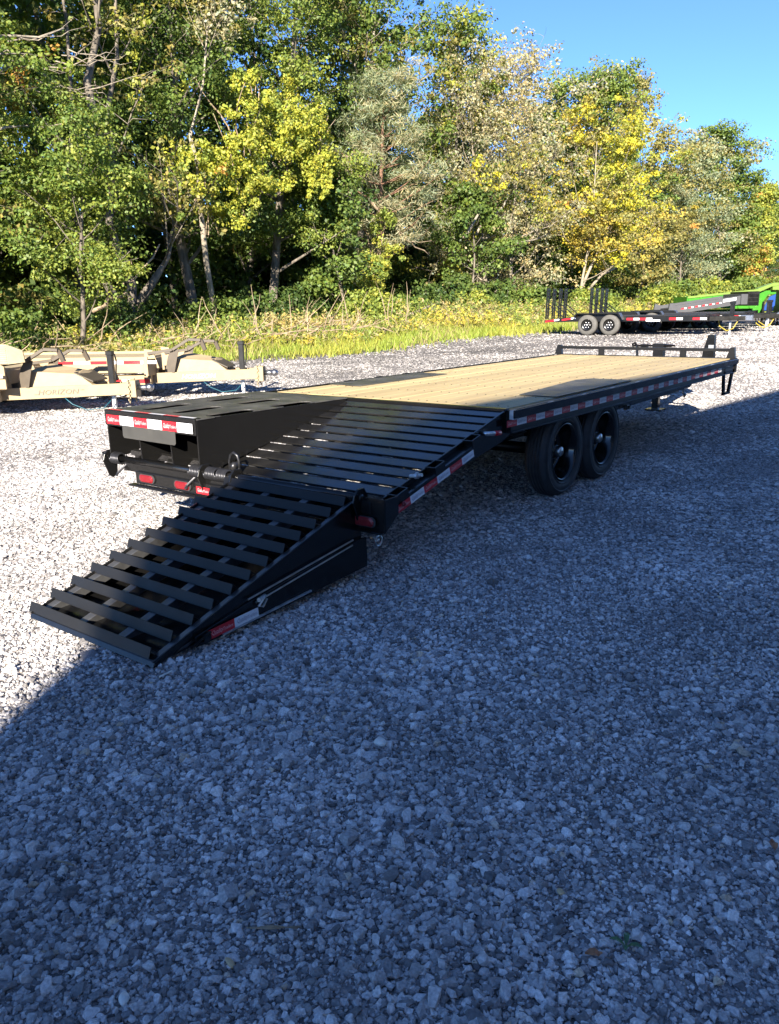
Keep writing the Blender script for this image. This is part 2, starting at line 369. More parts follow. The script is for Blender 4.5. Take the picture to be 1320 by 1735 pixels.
# grassy verge and forest floor: its own sheet from the ragged gravel edge back under the trees
vy = np.concatenate([np.arange(-60, 6, 3.), np.arange(6, 60, .4), np.arange(60, 260, 5.)])
vt = np.concatenate([np.linspace(0, 14, 40), [18, 25, 40, 80, 160]])
rag = np.random.default_rng(3).normal(0, .22, len(vy))
VX = np.array([[edge_x(y)+(rag[j] if t == 0 else 0)-t for j, y in enumerate(vy)] for t in vt])
VY = np.tile(vy, (len(vt), 1)); VZ = terrain(VX, VY)+.018*np.minimum(1, vt*6)[:, None]-.03*(vt == 0)[:, None]+.006
ii = np.arange(VX.size).reshape(VX.shape)
nmesh('verge_ground', np.stack([VX, VY, VZ], -1).reshape(-1, 3),
      np.stack([ii[:-1, :-1], ii[:-1, 1:], ii[1:, 1:], ii[1:, :-1]], -1).reshape(-1, 4), verge_mat(), smooth=True, kind='structure')

# ------------------------------------------------------------------ the workshop whose shade covers the yard (behind and right of the camera)
def workshop():
    t = empty('workshop_building', (9.49, -18.71, 0), -math.atan(.12))
    tag(t, 'white metal-sided workshop beside the gravel yard casting the long shade', 'building')
    side = mat('metal_siding', (.74, .73, .70), .5, noise=.05, nscale=1)  # unseen wall, made white to bounce fill light into the shaded yard
    trim = mat('building_trim', (.06, .06, .065), .5)
    h, ln, wd = 8.5, 48, 16
    w = MB().box(.12, .24, 0, ln, 0, h-.1)
    for k in range(0, 159): w.box(.09, .12, .1+k*.3, .14+k*.3, .1, h-.12)
    w.build('wall', side, t)
    MB().box(wd-.24, wd-.12, 0, ln, 0, h-.1).build('wall', side, t)
    for y in (0, ln-.12):
        g = MB().prism([(.24, y, 0), (wd-.24, y, 0), (wd-.24, y, h-.1), (wd/2, y, h+1.5), (.24, y, h-.1)], (0, .12, 0)); g.build('wall', side, t)
    r = MB().prism([(0, -.15, h-.1), (wd/2, -.15, h+1.55), (wd/2, -.15, h+1.65), (0, -.15, h)], (0, ln+.3, 0))
    r.build('roof', trim, t)
    MB().prism([(wd, -.15, h-.1), (wd, -.15, h), (wd/2, -.15, h+1.65), (wd/2, -.15, h+1.55)], (0, ln+.3, 0)).build('roof', trim, t)
    for y in (9, 17):
        d = MB().box(.06, .085, y, y+3.4, .05, 3.5)
        for k in range(1, 7): d.box(.05, .06, y, y+3.4, k*.5-.015, k*.5+.015)
        d.build('door', trim, t)
workshop()

# ------------------------------------------------------------------ flat lettering turned into mesh
_txt = {}
def text_mesh(s, h=1.0, shear=.0, spread=1.0):
    """vertices (x, y) centred, faces; cap height about h*.7"""
    k = (s, h, shear, spread)
    if k not in _txt:
        c = bpy.data.curves.new('lettering', 'FONT'); c.body = s; c.size = h; c.shear = shear; c.align_x = 'CENTER'; c.align_y = 'CENTER'; c.space_character = spread
        c.resolution_u = 2
        o = bpy.data.objects.new('lettering', c); COL.objects.link(o)
        dg = bpy.context.evaluated_depsgraph_get(); me = bpy.data.meshes.new_from_object(o.evaluated_get(dg))
        _txt[k] = ([tuple(v.co[:2]) for v in me.vertices], [tuple(p.vertices) for p in me.polygons])
        bpy.data.objects.remove(o); bpy.data.curves.remove(c); bpy.data.meshes.remove(me)
    return _txt[k]
def put_text(mb, s, h, org, ux, uy, mi, shear=.3, width=None, spread=1.0):
    v, f = text_mesh(s, h, shear, spread); org = np.array(org, float); ux = nrm(ux); uy = nrm(uy)
    k = 1
    if width:
        x = [p[0] for p in v]; k = width/(max(x)-min(x))
    mb.add([org+ux*p[0]*k+uy*p[1] for p in v], f, mi)
SCRIPT = 'Quality Trailers'
def tape_mesh(ln, h, red, name):
    """a strip segment in the local xy plane facing +z, with its printed script"""
    mb = MB(); mb.add([(0, 0, 0), (ln, 0, 0), (ln, h, 0), (0, h, 0)], [(0, 1, 2, 3)], 0)
    put_text(mb, 'Quality', h*.62, (ln*.30, h*.54, .0012), (1, 0, 0), (0, 1, 0), 1, .35, ln*.44)
    put_text(mb, 'Trailers', h*.50, (ln*.72, h*.47, .0012), (1, 0, 0), (0, 1, 0), 1, .35, ln*.40)
    mb.add([(ln*.14, h*.27, .0012), (ln*.46, h*.33, .0012), (ln*.46, h*.36, .0012), (ln*.14, h*.31, .0012)], [(0, 1, 2, 3)], 1)
    me_o = mb.build(name, [REDT, PINKL] if red else [WHT, GREYL]); me = me_o.data; bpy.data.objects.remove(me_o)
    return me
def place_tape(me, name, parent, org, ux, uy):
    o = bpy.data.objects.new(name, me); COL.objects.link(o)
    ux = Vector(ux).normalized(); uy = Vector(uy); uy = (uy-ux*uy.dot(ux)).normalized(); uz = ux.cross(uy)
    m = Matrix((ux, uy, uz)).transposed().to_4x4(); m.translation = Vector(org); o.matrix_world = m
    o.parent = parent
    return o
TR = tape_mesh(.149, .05, True, 'red_reflector_tape'); TW = tape_mesh(.149, .05, False, 'white_reflector_tape')

# ------------------------------------------------------------------ the long black flatbed trailer
H, L, YT, ZT = .87, 5.92, -1.47, .508
TRL = empty('flatbed_trailer')
tag(TRL, 'long black deckover flatbed trailer with pine plank deck and open rear ramp', 'trailer')

# deck boards: thirteen planks, edges slightly uneven
plank_w = 2.37/13
for i in range(13):
    x0 = -1.185+i*plank_w; r_ = random.Random(i)
    dz = r_.uniform(-.002, .002)
    if i == 12: y0 = .02
    MB().box(0, plank_w-.0065, 0, L-.08, -.038, 0).build('plank', WOOD, TRL, bevel=.003).location = (x0+.003, .03+r_.uniform(0, .006), H+dz)
# nail heads on each plank
nb = MB()
for i in range(13):
    for y in np.arange(.12, L-.1, .60):
        for dx in (.05, plank_w-.05): nb.lathe([(0, .0065), (.0025, .006), (.003, 0.0001)], 6, 'z', (-1.185+i*plank_w+dx, y, H+.0015))
tag(nb.build('nail', BLKM, TRL), kind='stuff')
# steel tread plates let in over the wheels
for sx in (-1, 1):
    p = MB()
    if sx > 0: pts = [(.86, .80), (1.195, .80), (1.195, 2.42), (.80, 2.42), (.72, 2.20)]
    else: pts = [(-1.195, .77), (-.80, .77), (-.80, 2.25), (-1.195, 2.25)]
    p.prism([(x, y, H+.0045) for x, y in pts], (0, 0, .005)); p.build('fender_plate', DIAM, TRL)
for y in (1.02, 1.52, 2.0): MB().box(-1.225, -1.19, y, y+.09, H-.02, H+.018).build('tie_down_stub', BLKM, TRL)

# frame: side channels, cross members, main beams
for sx in (-1, 1):
    c = MB()
    c.box(sx*1.198, sx*1.245, -.03, L, .705, .865); c.box(sx*1.19, sx*1.262, -.03, L, .697, .705)
    c.build('side_channel', BLKM, TRL, bevel=.002)
    r_ = MB().box(sx*1.285, sx*1.297, -.075, L-.06, .812, .872)
    r_.build('rub_rail', BLK, TRL, bevel=.003)
    for k in range(10):
        y = -.06+k*.61
        MB().box(sx*1.245, sx*1.285, y, y+.075, .80, .866).build('stake_pocket', GALV if sx > 0 else BLKM, TRL, bevel=.003)
    mb_ = MB()
    mb_.box(sx*.46, sx*.47, -.1, L+.05, .42, .70); mb_.box(sx*.40, sx*.53, -.1, L+.05, .405, .42); mb_.box(sx*.40, sx*.53, -.1, L+.05, .69, .703)
    mb_.build('main_beam', BLKM, TRL)
cm0 = MB().box(-1.195, 1.195, 0, .05, .74, .82).build('cross_member', BLKM, TRL); cm0.location.y = .15
for y in np.arange(.56, L-.1, .41): link_copy(cm0, TRL, (0, y, 0))
hd = MB().box(-1.262, 1.262, L-.045, L+.012, .70, .878); hd.build('front_header', BLKM, TRL, bevel=.003)
rh = MB().box(-1.2, 1.2, -.045, .012, .70, H+.002); rh.box(-1.2, 1.2, -.075, -.045, .80, .812); rh.build('rear_header', BLK, TRL, bevel=.002)
MB().tube([(.555, L-.95, .53), (.555, L+.28, .53)], .055, 14).build('wiring_conduit', BLK, TRL, True)
# outrigger beam seen under the right side, rounded front end
ob = MB().prism([(.56, 2.35, .42), (.56, 6.1, .452), (.56, 6.2, .475), (.56, 6.22, .51), (.56, 6.18, .60), (.56, 2.35, .60)], (.07, 0, 0))
ob.build('outer_beam', BLK, TRL, bevel=.006)
MB().tube([(.60, 5.95, .455), (.60, 5.95, .40), (.62, 5.97, .37), (.60, 5.98, .34)], .018, 6).build('safety_chain', STEEL, TRL)
MB().box(.63, .67, 3.72, 3.80, .41, .47).tube([(.65, 3.76, .44), (.70, 3.76, .44)], .02, 8).build('bolt', STEEL, TRL)

# front stop rail
fr = MB().box(-1.235, 1.215, L-.035, L+.015, .955, .995); fr.build('front_rail', BLKM, TRL, bevel=.003)
for x0, x1 in ((-.62, -.545), (.53, .605)): MB().box(x0, x1, L-.033, L+.013, H+.005, .957).build('front_rail_post', BLKM, TRL, bevel=.003)
for x, s in ((-1.245, 1), (1.175, -1)):
    p = MB().prism([(x-.045, L-.04, H+.006), (x+.065, L-.04, H+.006), (x+.05, L-.04, 1.012), (x-.005 if s > 0 else x+.0, L-.04, 1.012)], (0, .055, 0)); p.build('front_rail_post', BLKM, TRL)
# step bracket at the front right corner: a V of flat bar
vb = MB()
vb.bar((1.235, 5.42, .77), (1.235, 5.50, .45), .03, .055, (0, 1, 0)); vb.bar((1.235, 5.86, .80), (1.235, 5.71, .45), .03, .06, (0, 1, 0)); vb.bar((1.235, 5.46, .453), (1.235, 5.755, .453), .03, .03)
vb.box(1.20, 1.25, 5.36, 5.88, .70, .74); vb.build('step_bracket', BLK, TRL)
# tongue, jack and pintle upright
tg = MB()
for sx in (-1, 1): tg.bar((sx*.47, L-.2, .52), (sx*.06+.05, 8.55, .56), .06, .16)
tg.box(-.02, .16, 7.9, 8.75, .47, .64); tg.box(-.35, .35, 6.92, 7.08, .46, .62); tg.build('tongue', BLKM, TRL)
jk = MB().box(-.205, -.055, 6.94, 7.06, .25, .985); jk.box(-.215, -.045, 6.93, 7.07, .90, .99); jko = jk.build('jack', BLKM, TRL, bevel=.004)
MB().box(-.18, -.08, 6.96, 7.04, .02, .30).box(-.25, -.01, 6.88, 7.12, .0, .02).build('jack_foot', BLK, jko)
MB().tube([(-.52, 6.99, .955), (.10, 6.99, .965)], .016, 8).tube([(-.40, 6.99, .957), (-.30, 6.99, .959)], .026, 8).tube([(-.05, 6.99, .962), (.05, 6.99, .964)], .022, 8).build('jack_crank', BLK, jko)
MB().tube([(-.52, 6.98, .94), (-.535, 6.97, .98), (-.50, 6.97, 1.0), (-.47, 6.98, .955), (-.44, 6.97, .72)], .02, 6).build('breakaway_cable', BLK, jko)
cu = MB().prism([(.02, 8.56, .5), (.23, 8.56, .5), (.215, 8.56, 1.06), (.115, 8.56, 1.06), (.05, 8.56, .78)], (0, .12, 0)); cu.build('pintle_upright', BLK, TRL, bevel=.006)
MB().box(.14, .22, 8.545, 8.562, .80, .90).build('pin_plate', GALV, TRL)

# wheels: deep-dish duals
def wheel(parent, y, sx):
    w = empty('wheel', (0, y, .385), 0, parent)
    RO = .385
    def tyre(x0, x1):
        wd = x1-x0; pr = []
        for a, r in ((0.06, .235), (0, .262), (-.005, .30), (.0, .335), (.025, .366), (.05, .378), (.10, .384)): pr.append((x0+a*1, r))
        gr = []
        for g in (.30, .43, .57, .70):
            xx = x0+wd*g; gr += [(xx-.007, RO), (xx-.0065, RO-.011), (xx+.0065, RO-.011), (xx+.007, RO)]
        pr = pr[:5]+[(x0+.045, .379)]+gr+[(x1-.045, .379), (x1-.025, .366), (x1, .335), (x1+.005, .30), (x1, .262), (x1-.06, .235)]
        return [(sx*a, r) for a, r in pr]
    m = MB().lathe(tyre(.955, 1.163), 64)
    # sidewall rings
    m.lathe([(sx*1.164, .345), (sx*1.170, .340), (sx*1.170, .333), (sx*1.164, .328)], 64); m.lathe([(sx*1.166, .275), (sx*1.172, .270), (sx*1.166, .262)], 64)
    m.build('tyre', RUBBER, w, True)
    r = MB().lathe([(sx*a, q) for a, q in ((1.150, .250), (1.162, .243), (1.160, .232), (1.135, .226), (1.115, .214), (1.03, .205), (1.005, .195), (.995, .165), (.999, .15), (1.002, .115), (1.0, .06), (.96, .06))], 64)
    r.lathe([(sx*a, q) for a, q in ((.955, .24), (.965, .22), (.975, .15), (.98, .06))], 40)
    r.build('rim', RIMB, w, True)
    hb = MB().lathe([(sx*a, q) for a, q in ((1.0, .075), (1.05, .068), (1.085, .060), (1.09, .045))], 32); hb.build('hub', BLK, w, True)
    MB().lathe([(sx*a, q) for a, q in ((1.085, .046), (1.12, .044), (1.132, .036), (1.136, .0001))], 28).build('hub_cap', CHROME, w, True)
    n0 = None
    for k in range(8):
        t = 2*pi*k/8
        if n0 is None: n0 = MB().lathe([(sx*1.0, .013), (sx*1.03, .012), (sx*1.032, .0001)], 6, 'x').build('lug_nut', STEEL, w, True)
        o = n0 if k == 0 else link_copy(n0, w)
        o.location = (0, .112*cos(t), .112*sin(t))
    return w
for y in (1.075, 1.905):
    for sx in (1, -1): wheel(TRL, y, sx)
for y in (1.075, 1.905):
    MB().tube([(-.95, y, .385), (.95, y, .385)], .05, 12).build('axle', BLKM, TRL, True)
for sx in (-1, 1):
    for y in (1.075, 1.905):
        sp = MB()
        for k in range(4): sp.bar((sx*.60, y-.33+.04*k, .47+.0115*k), (sx*.60, y+.33-.04*k, .47+.0115*k), .06, .012)
        sp.build('leaf_spring', BLKM, TRL)
    for y in (.66, 1.49, 2.32): MB().bar((sx*.60, y, .42), (sx*.60, y, .70), .07, .06, (0, 1, 0)).build('spring_hanger', BLKM, TRL)

# reflector tape along the right side
for k in range(36):
    y = -.094+k*.1495
    place_tape(TR if k % 2 == 0 else TW, 'red_reflector_tape' if k % 2 == 0 else 'white_reflector_tape', TRL, (1.2475, y, .7455), (0, 1, 0), (0, 0, 1))

# ---- dovetail
dv = nrm((0, YT, ZT-H)); dn = nrm(np.cross((1, 0, 0), -dv)) ; dn = dn if dn[2] > 0 else -dn
def dpt(x, s, o=0): 
    """point on the dovetail slope: s metres down from the deck edge, o above the slat tops"""
    p = np.array((0, -.02, H-.008))+dv*s+dn*o; return (x, p[1], p[2])
DL = math.hypot(YT, ZT-H)-.02
ns = 11; pit = (DL-.03)/ns
for i in range(ns):
    s = .035+i*pit; w = pit*.76
    m = MB()
    for (x0, x1) in ((-1.19, 1.19),):
        a = [dpt(x0, s), dpt(x0, s+w), dpt(x0, s+w, -.012), dpt(x0, s, -.012)]
        m.prism(a, (x1-x0, 0, 0))
        b = [dpt(x0, s+.0), dpt(x0, s+.012), dpt(x0, s+.012, -.05), dpt(x0, s, -.05)]
        m.prism(b, (x1-x0, 0, 0))
    m.build('dovetail_slat', BLK2, TRL, bevel=.002)
for x in (-.9, -.55, -.15, .22, .56, .88):
    m = MB(); w = .055
    m.prism([dpt(x, .02, -.0155), dpt(x, DL, -.0155), dpt(x, DL, -.075), dpt(x, .02, -.075)], (w, 0, 0)); m.build('dovetail_runner', RUNNER, TRL)
for sx in (-1, 1):
    m = MB(); m.prism([dpt(0, -.03, .0), dpt(0, DL+.01, .004), dpt(0, DL+.01, -.11), dpt(0, .12, -.20), dpt(0, -.06, -.19)], (.012, 0, 0))
    m.prism([dpt(0.0, -.02, .006), dpt(0.0, DL, .006), dpt(0.0, DL, .0), dpt(0.0, -.02, .0)], (.016, 0, 0))
    o = m.build('dovetail_side', BLK, TRL, bevel=.002); o.location.x = 1.192 if sx > 0 else -1.204
    # outer rail carried on three stake pockets
    m = MB(); m.prism([dpt(0, .58, -.03), dpt(0, DL-.02, -.03), dpt(0, DL-.02, -.042), dpt(0, .58, -.042)], (.07, 0, 0))
    m.prism([dpt(.06, .5, -.028), dpt(.06, DL+.0, -.028), dpt(.06, DL+.03, -.10), dpt(.06, .5, -.10)], (.012, 0, 0))
    o = m.build('dovetail_rail', BLK, TRL, bevel=.003); o.location.x = 1.204 if sx > 0 else -1.276
    for s in (.50, .95, 1.36):
        m = MB()
        for a, b in (((0, s), (.07, s)), ((.07, s), (.07, s+.11)), ((.07, s+.11), (0, s+.11)), ((0, s+.11), (0, s))):
            m.bar(dpt(*a, -.012), dpt(*b, -.012), .007, .05, dn)
        o = m.build('stake_pocket', BLK, TRL); o.location.x = 1.205 if sx > 0 else -1.277
for k in range(6):
    s = DL+.01-.149*(k+1)
    p0 = np.array(dpt(1.2785, s+.149, -.098)); ux = -dv
    place_tape(TR if k % 2 == 0 else TW, 'red_reflector_tape' if k % 2 == 0 else 'white_reflector_tape', TRL, p0, ux, dn)
MB().lathe([(0, .016), (.012, .014), (.02, .0001)], 12, 'x', (1.285, -1.40, .465)).build('marker_light', LENS, TRL, True)
MB().tube([(1.205, -.375, .742), (1.262, -.375, .742)], .016, 8).tube([(1.255, -.38, .742), (1.258, -.24, .730)], .017, 8).build('ramp_pin', CHROME, TRL, True)
MB().tube([(1.259, -.29, .7335), (1.260, -.215, .7275)], .0185, 8).build('pin_grip', REDT, TRL, True)
MB().tube([(1.19, -1.20, .585), (1.275, -1.19, .60)], .012, 8).lathe([(0, .022), (.016, .02), (.02, 0.0001)], 10, 'x', (1.232, -1.195, .592)).build('latch_bolt', GALV, TRL)

# ---- tail: light board, lamps, end plates, hinge tube, coil springs
YB = -1.63
tb = MB(); tb.box(-1.03, 1.10, YB+.0, YB+.012, .355, .445); tb.box(-1.07, 1.10, YB-.045, YB+.012, .338, .352); tb.box(-1.2, 1.2, YB+.02, YB+.06, .43, .50)
tb.build('tail_beam', BLK, TRL, bevel=.003)
def oval_lamp(x, z, parent=None):
    m = MB(); n = 20; ring = []
    for k in range(n):
        t = 2*pi*k/n; ring.append((cos(t)*.028+(.052 if cos(t) >= 0 else -.052), sin(t)*.028))
    o = empty('tail_lamp', (x, YB-.004, z), 0, TRL)
    def loop(sc, y): return [(a*sc, y, b*sc) for a, b in ring]
    v = loop(1.0, 0)+loop(1.0, -.012)+loop(.80, -.018)
    m.add(v, [(i, (i+1) % n, (i+1) % n+n, i+n) for i in range(n)]+[(i+n, (i+1) % n+n, (i+1) % n+2*n, i+2*n) for i in range(n)]+[tuple(range(2*n, 3*n))[::-1]][:1])
    m.build('lens', LENS, o)
    v = loop(1.14, 0)+loop(1.14, -.008)+loop(1.0, -.008)
    b = MB(); b.add(v, [(i, (i+1) % n, (i+1) % n+n, i+n) for i in range(n)]+[(i+n, (i+1) % n+n, (i+1) % n+2*n, i+2*n) for i in range(n)]); b.build('lamp_ring', RUBBER, o)
    return o
oval_lamp(-.885, .405); oval_lamp(-.475, .405)
lo = oval_lamp(1.155, .388)
lo.location.y = -1.617
LP = MB().box(1.10, 1.30, -1.602, -1.595, .326, .53).box(1.10, 1.30, -1.63, -1.602, .322, .332).prism([(1.296, -1.598, .33), (1.296, -1.598, .53), (1.296, -1.47, .53), (1.296, -1.47, .42)], (.008, 0, 0)); LP.build('lamp_board', BLK, TRL, bevel=.003)
place_tape(TR, 'red_reflector_tape', TRL, (-.33, YB-.006, .368), (1, 0, 0), (0, 0, 1))
place_tape(TW, 'white_reflector_tape', TRL, (-.181, YB-.006, .368), (1, 0, 0), (0, 0, 1))
HT = MB().tube([(-1.40, -1.60, .515), (1.13, -1.60, .515)], .026, 16); HT.build('hinge_tube', BLK, TRL, True)
for x0, x1 in ((-1.33, -1.22), (-.40, -.285), (-.235, -.13), (-.12, -.01)):
    MB().coil((x0, -1.60, .515), (x1, -1.60, .515), .040, .0078, (x1-x0)/.0165).build('coil_spring', SPRING, TRL, True)
for x in (-1.375, -.268, .055, 1.115):
    m = MB().prism([(x, -1.66, .545), (x, -1.63, .575), (x, -1.57, .575), (x, -1.545, .53), (x, -1.56, .375), (x, -1.60, .355), (x, -1.63, .375), (x, -1.675, .50)], (.014, 0, 0)); m.build('hinge_plate', BLK, TRL, bevel=.003)
MB().tube([(-1.39, -1.61, .375), (-1.44, -1.62, .55), (-1.39, -1.60, .56)], .012, 6).build('spring_arm', BLK, TRL)
for x in (-1.17, -.36): MB().tube([(x, -1.60, .48), (x-.035, -1.66, .42), (x-.045, -1.67, .395)], .010, 6).build('spring_arm', SPRING, TRL)
ey = MB()
for k in range(16):
    t0, t1 = pi*1.0*k/16, pi*1.0*(k+1)/16
ey.tube([(-.12, -1.50, .53), (-.12, -1.50, .60), (-.115, -1.495, .635), (-.085, -1.49, .655), (-.055, -1.485, .635), (-.05, -1.48, .60), (-.05, -1.48, .53)], .010, 8)
ey.tube([(-.10, -1.49, .56), (-.07, -1.49, .56)], .03, 10); ey.build('spring_anchor', SPRING, TRL, True)
MB().tube([(1.13, -1.52, .26), (1.19, -1.525, .25)], .012, 8).tube([(1.19+.0, -1.525+.032*sin(t), .25+.032*cos(t)) for t in np.linspace(0, 2*pi, 13)], .006, 6).build('linch_pin', CHROME, TRL, True)

# ---- left ramp, folded up level with the deck: closed wedge, underside up
BX0, BX1, BZ = -1.33, -.278, .885
LR = empty('folded_ramp', (0, 0, 0), 0, TRL); LR['label'] = 'left ramp folded up level with the deck, slotted tread plate on top'
top = MB(); slots = []
rows = ((-1.48, -1.05), (-.86, -.44))
cols = (-1.06, -.70, -.335); sw = .066
def top_plate():
    me = bpy.data.meshes.new('top_plate'); import bmesh
    bm = bmesh.new()
    xsb = sorted([BX0, BX1]+[c-sw for c in cols]+[c+sw for c in cols]); ysb = sorted([YB, -.06]+[a for r_ in rows for a in r_])
    def hole(i, j):
        cx = (xsb[i]+xsb[i+1])/2; cy = (ysb[j]+ysb[j+1])/2
        return any(abs(cx-c) < sw for c in cols) and any(a < cy < b for a, b in rows)
    g = {}
    def V(x, y):
        k = (round(x, 4), round(y, 4))
        if k not in g: g[k] = bm.verts.new((x, y, BZ-.008*smooth((y+.9)/.9)))
        return g[k]
    for i in range(len(xsb)-1):
        for j in range(len(ysb)-1):
            if not hole(i, j): bm.faces.new((V(xsb[i], ysb[j]), V(xsb[i+1], ysb[j]), V(xsb[i+1], ysb[j+1]), V(xsb[i], ysb[j+1])))
            else:
                # rounded slot ends
                x0, x1, y0, y1 = xsb[i], xsb[i+1], ysb[j], ysb[j+1]; r_ = (x1-x0)/2; xc = (x0+x1)/2
                for yc, s in ((y0+r_, -1), (y1-r_, 1)):
                    ye = y0 if s < 0 else y1
                    pr = None
                    arc = [(xc+r_*cos(t), yc+s*r_*sin(t)) for t in np.linspace(0, pi, 9)]
                    for q in range(8):
                        a, b = arc[q], arc[q+1]; cxn = x1 if q < 4 else x0
                        bm.faces.new([bm.verts.new((p[0], p[1], BZ-.008*smooth((p[1]+.9)/.9))) for p in (a, b, (cxn, ye))])
                    bm.faces.new([bm.verts.new((p[0], p[1], BZ-.008*smooth((p[1]+.9)/.9))) for p in ((xc+r_*cos(pi/2), yc+s*r_), (x1, ye), (x0, ye))]) if False else None
    bmesh.ops.recalc_face_normals(bm, faces=bm.faces)
    r = bmesh.ops.extrude_face_region(bm, geom=list(bm.faces))
    for v in r['geom']:
        if isinstance(v, bmesh.types.BMVert): v.co.z -= .007
    bmesh.ops.recalc_face_normals(bm, faces=bm.faces)
    bm.to_mesh(me); bm.free(); me.materials.append(DIAM)
    o = bpy.data.objects.new('top_plate', me); COL.objects.link(o); o.parent = LR
top_plate()
def wedge(x, th, zb, zf, mb=None):
    """side plate of the folded ramp: tall at the tail, thin at the deck edge"""
    mb = mb or MB(); mb.prism([(x, YB, .55), (x, YB+.02, .525), (x, YB+.14, .520), (x, -.085, .832), (x, -.06, BZ-.0085), (x, -.9, BZ-.0085), (x, YB, BZ-.0005)], (th, 0, 0)); return mb
wedge(BX1-.011, .012, 0, 0).build('side_plate', BLK, LR, bevel=.002)
wedge(BX0-.001, .012, 0, 0).build('side_plate', BLK, LR, bevel=.002)
for x in (-.975, -.613):
    MB().prism([(x, YB+.03, .50), (x, YB+.06, .478), (x, YB+.12, .478), (x, YB+.17, .52), (x, -.30, .80), (x, -.30, BZ-.0095), (x, YB+.012, BZ-.0095)], (.010, 0, 0)).build('rib', BLK, LR)
bd = MB().box(BX0, BX1, YB-.012, YB-.0008, .772, BZ+.001); bd.box(BX0, BX1, YB-.012, YB+.04, BZ+.0008, BZ+.0048); bd.build('end_band', BLK, LR, bevel=.002)
pl = MB().prism([(-1.115, YB-.014, .80), (-1.115, YB-.016, .705), (-1.10, YB-.016, .692), (-.515, YB-.016, .688), (-.50, YB-.016, .70), (-.50, YB-.014, .80)], (0, .0015, 0)); pl.build('plate_flap', mat('dull_plate', (.045, .043, .038), .45, noise=.15), LR)
for k in range(6):
    x = -1.30+k*.166
    o = place_tape(TR if k % 2 == 0 else TW, 'red_reflector_tape' if k % 2 == 0 else 'white_reflector_tape', LR, (x, YB-.0185, .786), (1, 0, 0), (0, 0, 1)); o.scale = (1.113, 1.35, 1)
    o = place_tape(TR if k % 2 == 0 else TW, 'red_reflector_tape' if k % 2 == 0 else 'white_reflector_tape', LR, (x, YB-.006, BZ+.0062), (1, 0, 0), (0, 1, 0)); o.scale = (1.113, .72, 1)
# its treads hang below, resting against the dovetail slats
for i in range(12):
    s = .12+i*.113; x0, x1 = BX0+.012, BX1+.012
    y, z = -.05-(1.54*(s/1.5)), .832-.312*(s/1.5)
    MB().prism([(x0, y-.030, z+.008), (x0, y, z-.036), (x0, y+.03, z+.008), (x0, y+.024, z+.008), (x0, y, z-.028), (x0, y-.024, z+.008)], (x1-x0, 0, 0)).build('tread', BLK, LR)
MB().bar((BX1+.006, -.09, .824), (BX1+.006, -1.58, .512), .008, .012).build('lower_edge', BLK, LR)

# ---- right ramp, let down to the gravel
RR = empty('lowered_ramp', (0, 0, 0), 0, TRL); RR['label'] = 'right ramp let down to the gravel, angle-iron treads uppermost'
RX0, RX1 = .05, 1.10; P0 = np.array((0, -1.605, .502)); P1 = np.array((0, -3.10, .040)); rd = nrm(P1-P0); rn = np.array((0, -rd[2], rd[1])); rn = rn if rn[2] > 0 else -rn
RLN = np.linalg.norm(P1-P0)
def rpt(x, s, o=0): p = P0+rd*s+rn*o; return (x, p[1], p[2])
nt_ = 12; pt_ = (RLN-.06)/nt_
for i in range(nt_):
    s = 1.517-i*.134
    m = MB(); x0, x1 = RX0-.048, RX1-.045
    a, b, c = (s+.036, -.004), (s, .041), (s-.026, -.004)      # foot towards the ground, ridge, foot towards the hinge
    m.prism([rpt(x0, *a), rpt(x0, *b), rpt(x0, *c), rpt(x0, c[0]+.007, c[1]), rpt(x0, b[0], b[1]-.010), rpt(x0, a[0]-.007, a[1])], (x1-x0, 0, 0))
    m.build('tread', BLK3, RR, bevel=.0015)
for k, x in enumerate((.05, .385, .72, 1.045)):
    w = .055 if k < 3 else .05
    m = MB().prism([rpt(x, .0, -.006), rpt(x, RLN-.03, -.006), rpt(x, RLN-.03, -.055), rpt(x, .0, -.09)], (w, 0, 0)); m.build('runner', RUNNER, RR, bevel=.003)
# side plates of the tread frame
for x, th in ((RX0-.012, .010), (RX1-.006, .010)):
    m = MB().prism([rpt(x, -.03, .004), rpt(x, .0, .012), rpt(x, RLN, .004), rpt(x, RLN-.02, -.03), (x, -2.52, .166), (x, -1.70, .278), (x, -1.585, .285), (x, -1.575, .44)], (th, 0, 0))
    m.build('side_plate', BLK, RR, bevel=.002)
    m = MB().prism([(x, -1.60, .272), (x, -1.70, .262), (x, -2.52, .152), (x, -2.86, .085), (x, -2.86, .032), (x, -2.42, .040), (x, -1.545, .085), (x, -1.55, .265)], (th, 0, 0))
    o = m.build('wedge_plate', BLK, RR, bevel=.002); o.location.x = .014 if x > .5 else -.014
# underside plate and lip
MB().prism([(RX0, -1.57, .10), (RX0, -2.86, .045), (RX0, -3.07, .036), (RX0, -3.07, .029), (RX0, -2.86, .038), (RX0, -1.57, .092)], (RX1-RX0, 0, 0)).build('underside_plate', BLK, RR)
lp = MB().prism([rpt(RX0-.012, RLN-.05, -.002), rpt(RX0-.012, RLN-.008, -.002), (RX0-.012, -3.104, .016), (RX0-.012, -3.05, .012), rpt(RX0-.012, RLN-.05, -.02)], (RX1-RX0+.02, 0, 0)); lp.build('lip', BLK, RR, bevel=.002)
MB().box(RX0, RX1-.02, -1.562, -1.552, .088, .285).build('end_plate', BLK, RR)
MB().prism([(RX0-.010, -1.56, .10), (RX0-.010, -1.56, .30), (RX0-.010, -1.72, .30), (RX0-.010, -2.52, .18), (RX0-.010, -2.95, .07), (RX0-.010, -2.95, .036), (RX0-.010, -2.42, .05)], (.006, 0, 0)).build('inner_plate', BLK, RR)
